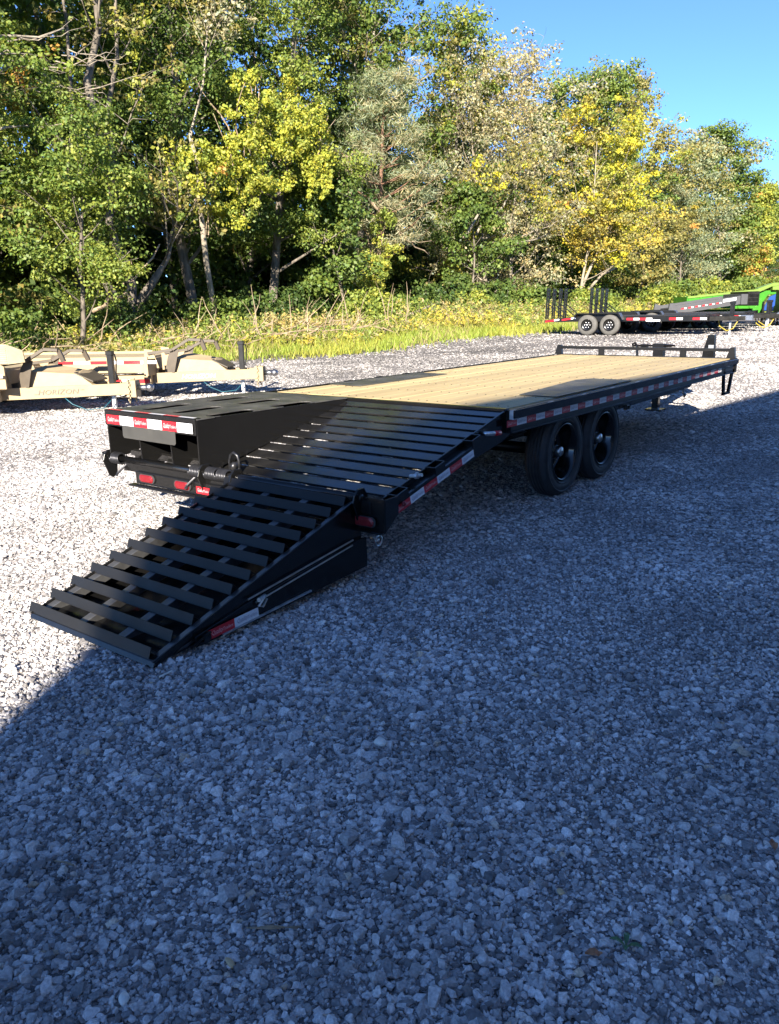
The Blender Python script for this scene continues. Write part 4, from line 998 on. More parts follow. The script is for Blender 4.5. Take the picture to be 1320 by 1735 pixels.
for i, (k, x, y, s, lb) in enumerate(((1, -21.2, 8.0, 1.0, 'leafy green shrub low at the left frame edge'), (0, -22.8, 20.6, .95, 'rounded dark shrub in the shade below the yellow-green vine'), (0, -22.9, 23.0, 1.0, 'dark shrub in the shade below the tall yellowing maple'),
        (1, -20.6, 28.2, 1.0, 'green shrub beneath the pine boughs'), (0, -21.2, 31.6, 1.2, 'dark shrub in the hollow right of the pine'), (2, -20.2, 34.2, 1.1, 'yellowish shrub left of the pale birch trunk'),
        (1, -21.2, 42.2, 1.25, 'green shrub right of the pale birch trunk'), (2, -18.4, 46.8, 1.3, 'yellow-green shrub left of the ladder ramps'), (1, -20.0, 50.2, 1.2, 'green shrub behind the ladder ramps'),
        (2, -17.4, 56.5, 1.5, 'broad yellow-green shrub behind the black equipment trailers'), (1, -18.6, 64.0, 1.7, 'large green shrub left of the lime dump body'), (2, -18.0, 72.0, 1.8, 'yellow-green shrub behind the lime dump body'),
        (1, -18.5, 84.0, 2.0, 'large green shrub beyond the grey tilt deck'), (2, -19.0, 96.0, 2.0, 'yellowish shrub at the far right of the wood edge'))):
    plant_copy(sh[k], x, y, i*1.1, s, lb)
# shaded ground cover under the trees
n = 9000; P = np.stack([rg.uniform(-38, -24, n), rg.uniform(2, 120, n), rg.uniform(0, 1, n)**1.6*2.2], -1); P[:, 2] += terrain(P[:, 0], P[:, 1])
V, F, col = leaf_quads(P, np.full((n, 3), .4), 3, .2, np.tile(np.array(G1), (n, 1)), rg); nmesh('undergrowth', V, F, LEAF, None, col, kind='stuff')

# bright yellow vine hanging over the trees, and a smaller green one
def vine(label, blobs, col, seed, per=105, leaf=.102, strands=()):
    rng = np.random.default_rng(seed); C = []; Rd = []
    for (x, y, z, ry, rz_, n) in blobs:
        for i in range(n):
            a = rng.uniform(0, 6.28); q = rng.uniform(0, 1)**.5
            C.append((x+rng.normal(0, .35), y+cos(a)*q*ry, z+sin(a)*q*rz_)); Rd.append(rng.uniform(.16, .5))
    for (x, y, z0, z1) in strands:
        for z in np.arange(z1, z0, .22): C.append((x+rng.normal(0, .06), y+rng.normal(0, .05), z)); Rd.append(.14)
    C = np.array(C); b = C.mean(0); b[2] = 0; Rd = np.array(Rd)[:, None]*np.array((1, 1, .85))
    t = empty('hanging_vine', tuple(b)); tag(t, label, 'vine')
    V, F, cc = leaf_quads(C-b, Rd, per, leaf, pick_cols(C, col, rng, .5), rng, up_bias=.1)
    nmesh('foliage', V, F, LEAF, t, cc)
    w = MB(); 
    for (x, y, z, ry, rz_, n) in blobs:
        for q in range(3):
            p, _ = curve(np.array((x-.4, y+rng.uniform(-ry, ry)*.6, z-rz_))-b, (0, rng.normal(0, .3), 1), rz_*2.1, 5, .16, rng); w.tube(p, [.03, .028, .025, .02, .015, .01], 4, caps=False)
    w.build('vine_stem', DEADW, t)
vine('bright yellow-green vine curtain draped over the dark maple', [(-21.6, 16.9, 6.7, 1.2, 1.0, 20), (-21.5, 18.7, 7.2, 1.2, 1.9, 30), (-21.5, 19.3, 9.4, 1.1, 1.3, 18), (-21.3, 21.6, 8.9, 1.5, 1.3, 34), (-21.2, 22.9, 8.6, 1.0, 1.5, 24), (-21.6, 20.4, 7.2, 1.5, 1.2, 18), (-21.9, 18.0, 5.4, 1.4, .9, 12), (-22, 21, 10.6, 1.6, .8, 14)],
     ((YG, 3.5), ((.29, .30, .042), 3), (G3, 2), ((.35, .34, .05), .8)), 61, strands=[(-21.1, 22.3+.25*k, 7.9, 6.3+.25*(k % 3)) for k in range(6)])
vine('green vine column hanging right of the shaded hollow', [(-21.3, 27.6, 4.6, .6, 1.6, 22), (-21.3, 26.6, 3.0, .7, 1.2, 16)], ((G3, 3), (YG, 2)), 62)

# dead wood: pale limbs and a log in front of the trees
def limb(name, label, paths, m=DEADW, cat='branch'):
    b = np.array(paths[0][0][0]); b = np.array((b[0], b[1], b[2])); w = MB()
    for pts, r0, r1 in paths:
        pts = [np.array(p, float)-b for p in pts]; k = len(pts); w.tube(pts, [r0+(r1-r0)*i/(k-1) for i in range(k)], 6)
    o = w.build(name, m, None, True); o.location = b; tag(o, label, cat)
def pathy(a, b, n, sag, seed):
    rng = np.random.default_rng(seed); a = np.array(a, float); b = np.array(b, float)
    return [a+(b-a)*i/n+rng.normal(0, .09, 3)*(0 < i < n)+np.array((0, 0, -sag*4*i/n*(1-i/n))) for i in range(n+1)]
limb('dead_branch', 'long pale dead branch slanting down below the pine', [(pathy((-21.2, 26.6, 6.5), (-20.9, 31.2, 4.1), 8, .25, 1), .07, .025), (pathy((-21.1, 28.6, 5.3), (-20.8, 29.6, 4.6), 4, 0, 2), .03, .01), (pathy((-21.1, 29.8, 4.8), (-20.8, 31.2, 4.9), 4, 0, 3), .03, .01)])
tw_ = [(pathy((-21.6, 25.2+.12*k, 8.4), (-21.3+.1*(k % 3), 24.3+.3*k, 7.2-.3*(k % 4)), 4, .2, 20+k), .016, .005) for k in range(14)]
limb('dead_branch', 'tangle of fine dead twigs left of the pine trunk', [(pathy((-22.8, 28.6, 8.9), (-21.5, 25.0, 8.3), 5, -.1, 4), .05, .02)]+tw_)
limb('fallen_limb', 'crooked pale fallen limb leaning up from the brush', [(pathy((-20.4, 10.6, 1.6), (-21.0, 14.0, 3.9), 8, .3, 5), .07, .03), (pathy((-20.6, 12.0, 2.4), (-20.4, 12.3, 3.3), 3, 0, 6), .03, .012)])
limb('log', 'pale barkless log lying in the weeds below the pine', [(pathy((-19.6, 27.2, 1.15), (-19.2, 28.6, 1.55), 3, 0, 7), .10, .08)], BARKP, 'log')
limb('dead_branch', 'thick pale limb slanting up before the tan trees', [(pathy((-22.0, 37.6, 5.6), (-21.8, 41.6, 8.2), 6, -.1, 8), .085, .05), (pathy((-21.9, 38.0, 5.4), (-21.7, 42.4, 6.6), 6, .1, 9), .05, .025)], BARKP)
tw_ = []
for k in range(16):
    a0 = np.array((-21.2, 8.0+.25*k, 8.4+.22*(k % 7))); tw_.append((pathy(a0, a0+np.array((.8, 1.6+.2*(k % 4), .9-.35*(k % 5))), 5, .15, 40+k), .022, .006))
limb('bare_bough', 'spray of bare grey twigs reaching in at upper left', [(pathy((-21.6, 5.0, 7.6), (-20.9, 11.0, 10.2), 7, -.2, 39), .08, .03), (pathy((-21.4, 6.4, 6.2), (-20.7, 11.6, 7.6), 7, -.15, 38), .06, .02)]+tw_, BARKP)

# ------------------------------------------------------------------ weeds, grass, brush on the verge
def blades(n, pts, hmin, hmax, width, cols, rng, lean=.35):
    m = len(pts); a = rng.uniform(0, 6.28, m); h = rng.uniform(hmin, hmax, m)
    d = np.stack([np.cos(a), np.sin(a), np.zeros(m)], -1); ld = rng.normal(0, lean, (m, 2)); tip = np.stack([ld[:, 0]*h, ld[:, 1]*h, h], -1)
    w = width*rng.uniform(.6, 1.4, (m, 1))
    V = np.stack([pts-d*w, pts+d*w, pts+tip*.55+d*w*.7, pts+tip+d*w*.1], 1); V[:, 2, 2] += 0
    F = np.arange(4*m).reshape(m, 4)
    c = cols*(1+rng.normal(0, .18, (m, 1))); return V.reshape(-1, 3), F, np.repeat(np.clip(c, .01, .9), 4, axis=0)
def verge_pts(n, a0, a1, rng, y0=4., y1=110.):
    u = rng.uniform(0, 1, n); y = y0+(y1-y0)*u**1.55; t = rng.uniform(a0, a1, n); x = edge_x(y)-t+rng.normal(0, .25, n)
    return np.stack([x, y, terrain(x, y)], -1), t
rg = np.random.default_rng(88)
P, t = verge_pts(66000, -1.3, 5.2, rg)
edge_n = .35+.55*np.sin(P[:, 1]*1.1)+.4*np.sin(P[:, 1]*2.9+1)+.35*np.sin(P[:, 0]*5+P[:, 1]*4.3)
keep = (t > edge_n) | (rg.uniform(0, 1, len(P)) < np.clip(.30+.22*t, .02, .3)); P = P[keep]
ph = np.sin(P[:, 0]*.9+P[:, 1]*.5)+rg.normal(0, .5, len(P))
col = np.where((ph > .55)[:, None], np.array((.27, .27, .045)), np.where((ph < -1.1)[:, None], np.array((.30, .25, .11)), np.array((.19, .24, .034))))
V, F, col = blades(0, P, .10, .30, .022, col, rg); nmesh('grass', V, F, BLADE, None, col, kind='stuff')
P, t = verge_pts(42000, 2.6, 9.5, rg); ph = np.sin(P[:, 0]*.7+P[:, 1]*.45)+np.sin(P[:, 1]*.8-P[:, 0]*.3)+rg.normal(0, .6, len(P))
col = np.where((ph > .7)[:, None], np.array((.28, .26, .06)), np.where((ph < -1.2)[:, None], np.array((.31, .245, .14)), np.where((rg.uniform(0, 1, len(P)) < .55)[:, None], np.array((.19, .225, .036)), np.array((.25, .265, .045)))))
V, F, col = blades(0, P, .18, .52, .017, col, rg, .5); nmesh('tall_grass', V, F, BLADE, None, col, kind='stuff')
# tall weeds: leafy stems with feathery heads
def weeds():
    rng = np.random.default_rng(91); P, t = verge_pts(6200, 2.2, 9.5, rng); kp = t > 2.9+.9*np.sin(P[:, 1]*.6)+.5*np.sin(P[:, 1]*1.9+1); P = P[kp]; t = t[kp]
    hgt = np.clip(.06+.085*t, .2, .62)*rng.uniform(.5, 1.4, len(P))*np.where(P[:, 1] > 24, 1.3, .9)
    # browner, thinner on the brush mound at left
    C = []; Rd = []; K = []
    for p, h, tt in zip(P, hgt, t):
        k = rng.uniform(); patch = math.sin(p[0]*.8+1.0)+math.sin(p[1]*.55)
        base = np.array((.125, .165, .034)) if k < .5 else (np.array((.23, .24, .045)) if k < .78 else (np.array((.25, .20, .10)) if k < .94 else np.array((.34, .28, .04))))
        if patch > 1.0 and k < .6: base = np.array((.27, .235, .04))
        if patch < -1.1: base = base*.6+np.array((.30, .20, .12))*.4
        for q in (.25, .5, .75, 1.0): C.append((p[0]+rng.normal(0, .1), p[1]+rng.normal(0, .1), p[2]+h*q)); Rd.append(.13+.07*(1-q)); K.append(base*(.9 if q < .6 else 1.1))
    C = np.array(C); Rd = np.array(Rd)[:, None]*np.array((1, 1, 1.2))
    V, F, col = leaf_quads(C, Rd, 5, .08, np.array(K), rng, up_bias=.5, long=1.6, jitter=.2)
    nmesh('weeds', V, F, BLADE, None, col, kind='stuff')
    w = MB()
    for i in range(0, len(P), 3):
        p = P[i]; w.tube([p, p+np.array((rng.normal(0, .05), rng.normal(0, .05), hgt[i]))], .006, 3, caps=False)
    w.build('weed_stems', DEADW)['kind'] = 'stuff'
weeds()
def brush():
    rng = np.random.default_rng(95); w = MB()
    for i in range(150):
        y = rng.uniform(6, 21); x = edge_x(y)-rng.uniform(3.2, 5.6); z = float(terrain(x, y))+rng.uniform(.05, .55)
        a = rng.normal(.9, .8); ln = rng.uniform(.4, 1.7); p, _ = curve((x, y, z), (cos(a), sin(a), rng.normal(.12, .3)), ln, 3, .16, rng)
        w.tube(p, [.022, .018, .012, .006], 4, caps=False)
    for i in range(46):
        y = rng.uniform(6, 24); x = edge_x(y)-rng.uniform(4.2, 6.5); z = float(terrain(x, y)); p, _ = curve((x, y, z), (rng.normal(0, .3), rng.normal(0, .3), 1), rng.uniform(.8, 2.2), 5, .14, rng)
        w.tube(p, [.03, .025, .02, .015, .01, .006], 4, caps=False)
    w.build('dead_brush', DEADW)['kind'] = 'stuff'
brush()

# ------------------------------------------------------------------ small things lying on the shaded gravel
def ground_thing(o, x, y, dz, label, cat): o.location = (x, y, float(terrain(x, y))+dz); tag(o, label, cat); return o
def pebble(r, m, seed, fl=.6):
    import bmesh
    rng = np.random.default_rng(seed); bm = bmesh.new(); bmesh.ops.create_icosphere(bm, subdivisions=2, radius=1)
    A = rng.normal(0, .13, (3, 3))
    for v in bm.verts:
        c = np.array(v.co); c = c*(1+.16*sin(c[0]*3+seed)*cos(c[1]*4+c[2]*2)); v.co = Vector((c+A@c)*r*np.array((1.25, .85, fl)))
    me = bpy.data.meshes.new('stone'); bm.to_mesh(me); bm.free(); me.materials.append(m); me.polygons.foreach_set('use_smooth', [True]*len(me.polygons))
    o = bpy.data.objects.new('stone', me); COL.objects.link(o); return o
PALE = mat('pale_quartz', (.62, .60, .55), .6, noise=.12, nscale=40, bump=.3, bscale=90); TANS = mat('tan_stone', (.50, .36, .20), .65, noise=.2, nscale=50, bump=.3, bscale=90)
for (x, y, r, m, sd_, lb) in ((2.348, -2.999, .022, PALE, 1, 'whitish stone lying alone in the middle of the shaded gravel'), (2.548, -4.257, .014, PALE, 2, 'pale stone at the lower left frame corner'),
        (2.673, -4.034, .012, TANS, 3, 'cream heart-shaped pebble left of the dry stalk'), (3.236, -3.32, .011, TANS, 5, 'tan pebble right of the dry stalk'), (2.966, -3.453, .012, PALE, 6, 'small pale stone between the dry stalk and the tan pebble')):
    ground_thing(pebble(r, m, sd_), x, y, r*.9, lb, 'stone')
sk_ = MB()
for k in range(4): sk_.tube([(-.06+.006*k, -.03+.004*k, .004), (0, .002*k, .010+.002*k), (.062, .05-.004*k, .016)], [.0018, .0024, .0012], 5)
ground_thing(sk_.build('dry_stalk', DEADW), 2.692, -3.908, .018, 'bundle of dry straw-coloured stalks on the gravel near the lower edge', 'stalk')
ground_thing(MB().tube([(-.035, -.01, .003), (.0, .002, .008), (.03, .012, .004)], .003, 5).build('twig', DEADW), 1.993, -4.078, .016, 'pale short twig on the gravel at the left edge', 'twig')
ground_thing(MB().tube([(0, -.03, .002), (.004, .035, .006)], .0045, 5).build('straw', PALE), 1.211, -3.117, .016, 'white straw-like sliver just off the ramp corner', 'straw')
def leaflet(pts, m, name='leaf'):
    mb = MB(); n = len(pts)//2; mb.add(pts, [tuple(range(len(pts)))]); return mb
LEAFG = mat('sprig_green', (.06, .13, .05), .5, noise=.2, nscale=60); LEAFB = mat('dead_leaf', (.30, .13, .06), .6, noise=.3, nscale=60)
spg = empty('weed_sprig', (3.455, -3.401, .008)); tag(spg, 'lone green weed sprig with three long leaves near the lower right corner', 'plant')
for k, az in enumerate((.3, 1.9, 3.3, 5.0)):
    mb = MB(); ln = .042 if k != 3 else .022; d = np.array((cos(az), sin(az), 0)); sd_ = np.array((-sin(az), cos(az), 0)); V = []
    for t, w, z in ((0, .001, .006), (.3, .006, .018), (.6, .0075, .022), (.85, .004, .019), (1, .0003, .014)): V += [d*t*ln+sd_*w+(0, 0, z), d*t*ln+np.array((0, 0, z-.002)), d*t*ln-sd_*w+np.array((0, 0, z))]
    mb.add(V, [(i*3+j, i*3+j+1, i*3+4+j, i*3+3+j) for i in range(4) for j in range(2)]); mb.build('leaf', LEAFG, spg)
MB().tube([(0, 0, 0), (.001, .001, .012)], .0015, 5).build('stem', LEAFG, spg)
for x, y, a, lb in ((3.386, -3.498, .4, 'reddish brown dead leaf left of the green sprig'), (3.675, -2.797, 2.0, 'tan dead leaf at the right frame edge')):
    mb = MB(); V = []
    for t, w, z in ((0, .001, 0), (.25, .010, .006), (.55, .013, .009), (.8, .008, .004), (1, .0005, .010)): V += [(t*.042, w, z+.005), (t*.042, 0, z), (t*.042, -w, z+.004)]
    mb.add(V, [(i*3+j, i*3+j+1, i*3+4+j, i*3+3+j) for i in range(4) for j in range(2)])
    o = ground_thing(mb.build('fallen_leaf', LEAFB), x, y, .02, lb, 'leaf'); o.rotation_euler.z = a
bk = np.random.default_rng(8); w = MB()
for i in range(90):
    d = bk.uniform(1.6, 6.5); a = bk.uniform(-.5, .5); x = CAM[0]+d*(-.61*cos(a)-.79*sin(a)); y = CAM[1]+d*(.79*cos(a)-.61*sin(a))
    t = bk.uniform(0, 6.28); ln = bk.uniform(.015, .05); w.tube([(x, y, .014), (x+cos(t)*ln*.6, y+sin(t)*ln*.6, .022), (x+cos(t)*ln, y+sin(t)*ln, .014)], .0011, 3, caps=False)
w.build('straw_litter', DEADW)['kind'] = 'stuff'

# ------------------------------------------------------------------ two tan equipment trailers at left, tongues towards us
def jack_leg(parent, x, y, z0, z1, m=GALV):
    MB().box(x-.045, x+.045, y-.045, y+.045, z0+.30, z1).box(x-.055, x+.055, y-.055, y+.055, z1-.05, z1+.012).build('jack', BLKM, parent, bevel=.004)
    MB().box(x-.03, x+.03, y-.03, y+.03, z0+.02, z0+.34).box(x-.07, x+.07, y-.07, y+.07, z0, z0+.02).build('jack_leg', m, parent)
    MB().tube([(x+.05, y-.02, z1-.06), (x+.09, y-.03, z1-.04), (x+.11, y-.03, z1-.14), (x+.085, y-.03, z1-.36), (x+.075, y-.03, z1-.44)], .013, 6).build('jack_handle', BLKM, parent)
def tan_trailer(loc, rz, label, name_text, ribbed, hz):
    """local +x is forward (coupler at x = .5), near side is -y"""
    t = empty('equipment_trailer', loc, rz); tag(t, label, 'trailer')
    b0, b1 = hz, hz+.185
    for s in (-1, 1):
        m = MB().bar((-1.95, s*.86, (b0+b1)/2), (.42, s*.07, (b0+b1)/2+.02), .055, b1-b0); m.build('tongue_beam', TAN, t, bevel=.004)
    d = nrm((2.37, .79, 0)); c0 = np.array((-.70, -.446-.03, (b0+b1)/2+.01))+np.cross(d, (0, 0, 1))*.006
    wm = MB(); c1 = c0
    if name_text: put_text(wm, name_text, .115, c1, d, (0, 0, 1), 0, .25, .62); wm.build('lettering', DLET if ribbed else WLET, t)
    if ribbed:
        for k, (a, bb) in enumerate(((-.36, .05), (-.40, .28))):
            wm = MB(); q = c1+d*(-.36 if k == 0 else .34); wm.add([q+(0, 0, -.02+.05*k), q+d*.06+np.array((0, 0, -.02+.05*k)), q+d*.06+np.array((0, 0, -.028+.05*k)), q+(0, 0, -.028+.05*k)], [(3, 2, 1, 0)]); wm.build('lettering', DLET, t)
    # deck, side rails and tape
    z1 = b1+.30
    MB().box(-6.8, -1.70, -1.02, 1.02, b1+.02, b1+.24).build('deck_frame', TAN, t, bevel=.005)
    for i in range(10): MB().box(-6.78, -1.74, -1.0+.2*i+.004, -.8+.2*i-.004, b1+.2405, b1+.275).build('deck_board', TANW, t)
    MB().box(-6.8, -1.42, -1.06, -1.022, b1+.04, z1+.02).build('side_rail', TAN, t, bevel=.004); MB().box(-6.8, -1.42, 1.022, 1.06, b1+.04, z1+.02).build('side_rail', TAN, t, bevel=.004)
    MB().box(-1.50, -1.42, -1.08, -.55, b1-.02, b1+.27).build('corner_box', TAN, t, bevel=.006)
    r0 = MB().box(0, .30, -1.064, -1.0605, b1+.20, b1+.255).build('red_reflector_tape', REDT, t); w0 = MB().box(0, .30, -1.064, -1.0605, b1+.20, b1+.255).build('white_reflector_tape', WHT, t)
    r0.location.x = -1.86; w0.location.x = -1.55
    for k in range(1, 8): link_copy(r0, t, (-1.86-.62*k, 0, 0)); link_copy(w0, t, (-1.55-.62*k, 0, 0))
    for k, (x, m, nm, ln) in enumerate(((-1.72, REDT, 'red_reflector_tape', .26), (-1.98, WHT, 'white_reflector_tape', .25), (-2.24, REDT, 'red_reflector_tape', .25))):
        MB().box(x, x+ln-.005, -.93, -.9265, b0+.03, b0+.10).build(nm, m, t)
    MB().box(-2.4, -1.44, -.926, -.85, b0+.0, b1-.002).build('frame_end', TAN, t)
    # tapering tool box between the tongue beams
    bz = b1+.005
    V = [(-1.26, -.58, bz), (-.20, -.27, bz), (-.20, .27, bz), (-1.26, .58, bz), (-1.14, -.50, bz+.25), (-.42, -.31, bz+.185), (-.42, .31, bz+.185), (-1.14, .50, bz+.25), (-1.02, 0, bz+.335), (-.46, 0, bz+.235)]
    m = MB(); m.add(V, [(3, 2, 1, 0), (0, 1, 5, 4), (2, 3, 7, 6), (4, 5, 9, 8), (6, 7, 8, 9), (3, 0, 4, 8, 7), (1, 2, 6, 9, 5)]); m.build('tool_box', TAN, t)
    MB().add([(-.47, -.33, bz+.215), (-.19, -.28, bz+.07), (-.19, .28, bz+.07), (-.47, .33, bz+.215), (-.47, -.33, bz+.195), (-.19, -.28, bz+.05), (-.19, .28, bz+.05), (-.47, .33, bz+.195)], [(0, 1, 2, 3), (7, 6, 5, 4), (0, 4, 5, 1), (1, 5, 6, 2), (2, 6, 7, 3), (3, 7, 4, 0)]).build('tool_box_lid', DARKTAN_SHADE, t)
    # bent stop brackets standing behind the tool box
    for y, s in ((-.62, 1), (.25, .9)):
        zz = b1
        m = MB().prism([(-1.28, y, zz), (-1.10, y, zz), (-1.02, y, zz+.30), (-.98, y, zz+.42), (-1.10, y, zz+.46), (-1.20, y, zz+.30)], (0, .012, 0)); m.build('bracket_plate', DARKTAN_SHADE, t)
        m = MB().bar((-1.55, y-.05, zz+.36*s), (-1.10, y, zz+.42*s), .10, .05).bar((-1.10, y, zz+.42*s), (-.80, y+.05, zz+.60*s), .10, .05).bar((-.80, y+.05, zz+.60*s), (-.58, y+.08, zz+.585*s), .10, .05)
        m.bar((-.58, y+.08, zz+.585*s), (-.52, y+.10, zz+.40*s), .05, .07, (1, 0, 0)); m.build('bent_stop_bar', DARKTAN_SHADE, t, bevel=.004)
        MB().prism([(-1.62, y-.06, zz), (-1.42, y-.06, zz), (-1.36, y-.06, zz+.10), (-1.46, y-.06, zz+.42), (-1.62, y-.06, zz+.44)], (0, .03, 0)).build('upright', TAN, t, bevel=.004)
    # coupler, chains, jack, cable
    MB().box(.28, .44, -.11, .11, b0-.03, b1+.06).build('coupler_plate', TAN, t, bevel=.004)
    MB().tube([(.44, 0, b0+.12), (.62, 0, b0+.12)], .045, 10).lathe([(0, .055), (.03, .07), (.07, .06), (.10, .035), (.11, .0001)], 14, 'x', (.60, 0, b0+.12)).build('coupler', STEEL, t, True)
    for s in (-1, 1):
        c = MB(); rng = np.random.default_rng(5)
        for k in range(11): 
            p = np.array((.33+.012*(k % 3), s*.13-.012*(k % 2), b1+.06-.035*k)); c.lathe([(-.008, .020), (0, .026), (.008, .020), (0, .014), (-.008, .020)], 8, 'x' if k % 2 else 'y' if False else 'x', tuple(p))
        c.build('safety_chain', TANW, t, True)['kind'] = 'stuff'
    jack_leg(t, 0.02, -.01, 0, b1+.52)
    MB().tube([(-.62, -.42, b0), (-.52, -.40, b0-.10), (-.30, -.36, b0-.20), (-.05, -.28, b0-.18), (.05, -.2, b0-.06)], .009, 6).build('cable', CABLE, t, True)
    if ribbed:
        m = MB().box(-6.8, -1.18, -.98, -.95, b1+.40, b1+.70)
        for k in range(9): m.box(-6.8, -1.19, -.992, -.98, b1+.41+k*.032, b1+.425+k*.032)
        m.prism([(-1.18, -.98, b1+.40), (-1.18, -.98, b1+.70), (-1.0, -.85, b1+.60), (-.98, -.85, b1+.42)], (0, .02, 0)); m.build('ribbed_panel', TANW, t)
        MB().prism([(-2.2, -1.0, b1+.02), (-1.25, -1.0, b1+.02), (-1.25, -1.0, b1+.36), (-1.35, -1.0, b1+.42), (-2.2, -1.0, b1+.42)], (0, .04, 0)).build('front_bulkhead', TAN, t, bevel=.004)
    for x in (-4.3, -5.15):
        for s in (-1, 1):
            w = empty('wheel', (x, 0, .36), 0, t)
            MB().lathe([(s*1.12+a, r) for a, r in ((0, .20), (0, .30), (.02, .35), (.05, .36), (.17, .36), (.20, .35), (.22, .30), (.22, .20))], 32, 'y').build('tyre', RUBBER, w, True)
            MB().lathe([(s*1.12+.11-.09*-s*-1*1, .20), (s*1.12+.11, .18), (s*1.12+.11, .0001)], 24, 'y').build('rim', BLK, w, True)
    return t
AX = math.atan2(.54, .84)
tan_trailer((-7.70, 2.66, 0), AX, 'nearer tan equipment trailer, black lettering on its tongue and ribbed panel at the back', 'HORIZON', True, .25)
tan_trailer((-7.58, 5.42, 0), AX, 'farther tan equipment trailer whose washed-out lettering is hard to read', 'HORIZON', False, .29)

# ------------------------------------------------------------------ black equipment trailers with ladder ramps, far right
def far_wheel(parent, x, y, z, s, r=.37):
    w = empty('wheel', (x, y, z), 0, parent)
    MB().lathe([(s*a, q) for a, q in ((0, .22), (0.0, .30), (-.02, r-.02), (-.05, r), (-.19, r), (-.22, r-.02), (-.22, .22))], 32, 'y').build('tyre', RUBBERG, w, True)
    MB().lathe([(s*a, q) for a, q in ((0, .225), (-.03, .20), (-.05, .17), (-.05, .0001))], 24, 'y').build('rim', BLK, w, True)
    m = MB()
    for k in range(6): m.lathe([(s*-.045, .03), (s*-.04, .028), (s*-.038, .0001)], 8, 'y', (.10*cos(k*pi/3), 0, .10*sin(k*pi/3)))
    m.lathe([(s*-.05, .05), (s*.01, .045), (s*.012, .0001)], 12, 'y'); m.build('hub', STEEL, w, True)
def black_trailer(loc, rz, label, group=None, ladders=True):
    t = empty('equipment_trailer', loc, rz); tag(t, label, 'trailer', group); zb = .57
    for s in (-1, 1):
        for x in (0, .84): far_wheel(t, x, s*1.16 if s < 0 else s*1.16, .37, s)
        f = MB(); f.prism([(-.52, s*1.18, .66), (-.42, s*1.18, .80), (1.16, s*1.18, .80), (1.28, s*1.18, .66), (1.22, s*1.18, .66), (1.13, s*1.18, .765), (-.39, s*1.18, .765), (-.47, s*1.18, .66)], (0, -s*.26, 0))
        f.prism([(-.42, s*.955, .50), (1.16, s*.955, .50), (1.16, s*.955, .775), (-.42, s*.955, .775)], (0, -s*.02, 0)); f.build('fender', BLKM, t)
        MB().bar((1.20, s*1.08, .80), (1.34, s*1.08, .56), .26, .012, (1, 0, 1)).build('fender_step', GREY, t)
        MB().box(-.5, 4.15, s*.92, s*.99, zb-.08, zb+.12).build('side_rail', BLKM, t, bevel=.004)
    for i in range(9): MB().box(-.5, 4.1, -.9+.2*i+.004, -.7+.2*i-.004, zb+.085, zb+.125).build('deck_board', mat('black_deck', (.02, .02, .022), .6) if i == 0 and 'black_deck' not in bpy.data.materials else bpy.data.materials['black_deck'], t)
    MB().prism([(-.5, -.95, zb+.12), (-1.75, -.95, zb-.02), (-1.75, -.95, zb-.10), (-.5, -.95, zb-.08)], (0, 1.9, 0)).build('beavertail', BLKM, t)
    MB().box(4.15, 4.22, -.95, .95, zb-.08, zb+.17).build('front_rail', BLKM, t)
    for s in (-1, 1): MB().bar((3.9, s*.85, zb), (5.25, s*.08, zb+.0), .06, .14).build('tongue_beam', BLKM, t)
    MB().box(5.1, 5.5, -.06, .06, zb-.08, zb+.10).build('coupler', STEEL, t, bevel=.01)
    for y in (-.12, .22): MB().box(4.75, 4.83, y, y+.08, zb+.06, zb+.55).box(4.73, 4.85, y-.02, y+.10, zb+.48, zb+.57).build('jack', BLKM, t)
    MB().box(4.76, 4.82, -.11, -.05, .0, zb).build('jack_leg', GALV, t)
    MB().tube([(5.05, -.10, zb-.06), (4.9, -.14, .22), (4.7, -.14, .14), (4.45, -.12, .3), (4.4, -.1, zb-.06)], .02, 6).build('safety_chain', YEL, t)
    for k, x in enumerate((1.45, 1.90, 2.95, 3.75)):
        if True:
            MB().box(x-.02, x+.22, -.9945, -.991, zb-.03, zb+.045).build('red_reflector_tape', REDT, t); MB().box(x+.225, x+.44, -.9945, -.991, zb-.03, zb+.045).build('white_reflector_tape', WHT, t)
    MB().box(2.12, 2.62, -.9955, -.9925, zb-.075, zb-.02).build('nameplate', WHT, t)
    for k, (x, dz) in enumerate(((-1.72, -.0), (-1.05, .06))):
        MB().prism([(x, -.953, zb-.10+dz), (x+.36, -.953, zb-.055+dz), (x+.36, -.953, zb+.0+dz), (x, -.953, zb-.045+dz)], (0, -.003, 0)).build('red_reflector_tape', REDT, t)
        MB().prism([(x+.36, -.953, zb-.055+dz), (x+.56, -.953, zb-.03+dz), (x+.56, -.953, zb+.025+dz), (x+.36, -.953, zb+.0+dz)], (0, -.003, 0)).build('white_reflector_tape', WHT, t)
    for y in ((-.95, -.34, .30, .86) if ladders else ()):
        r = MB()
        for dy in (0, .20): r.bar((-1.70, y+dy, zb+.02), (-1.66, y+dy, zb+1.16), .03, .055, (1, 0, 0))
        for k in range(8): r.bar((-1.695+.005*k, y+.02, zb+.15+k*.135), (-1.695+.005*k, y+.18, zb+.15+k*.135), .025, .03)
        r.build('ladder_ramp', BLKM, t); MB().bar((-1.66, y+.11, zb+.58), (-1.05, y+.11, zb+.10), .03, .03).build('ramp_brace', BLKM, t)
    return t
PH = math.atan2(.61, .79); PB = R(4)
def rise(x, y): return float(terrain(x, y))
per_ = np.array((-.61, .79)); alo = np.array((.79, .61)); ab = np.array((cos(PB), sin(PB))); lb_ = np.array((-sin(PB), cos(PB)))
f3 = np.array((-8.5, 23.35))+lb_*1.16
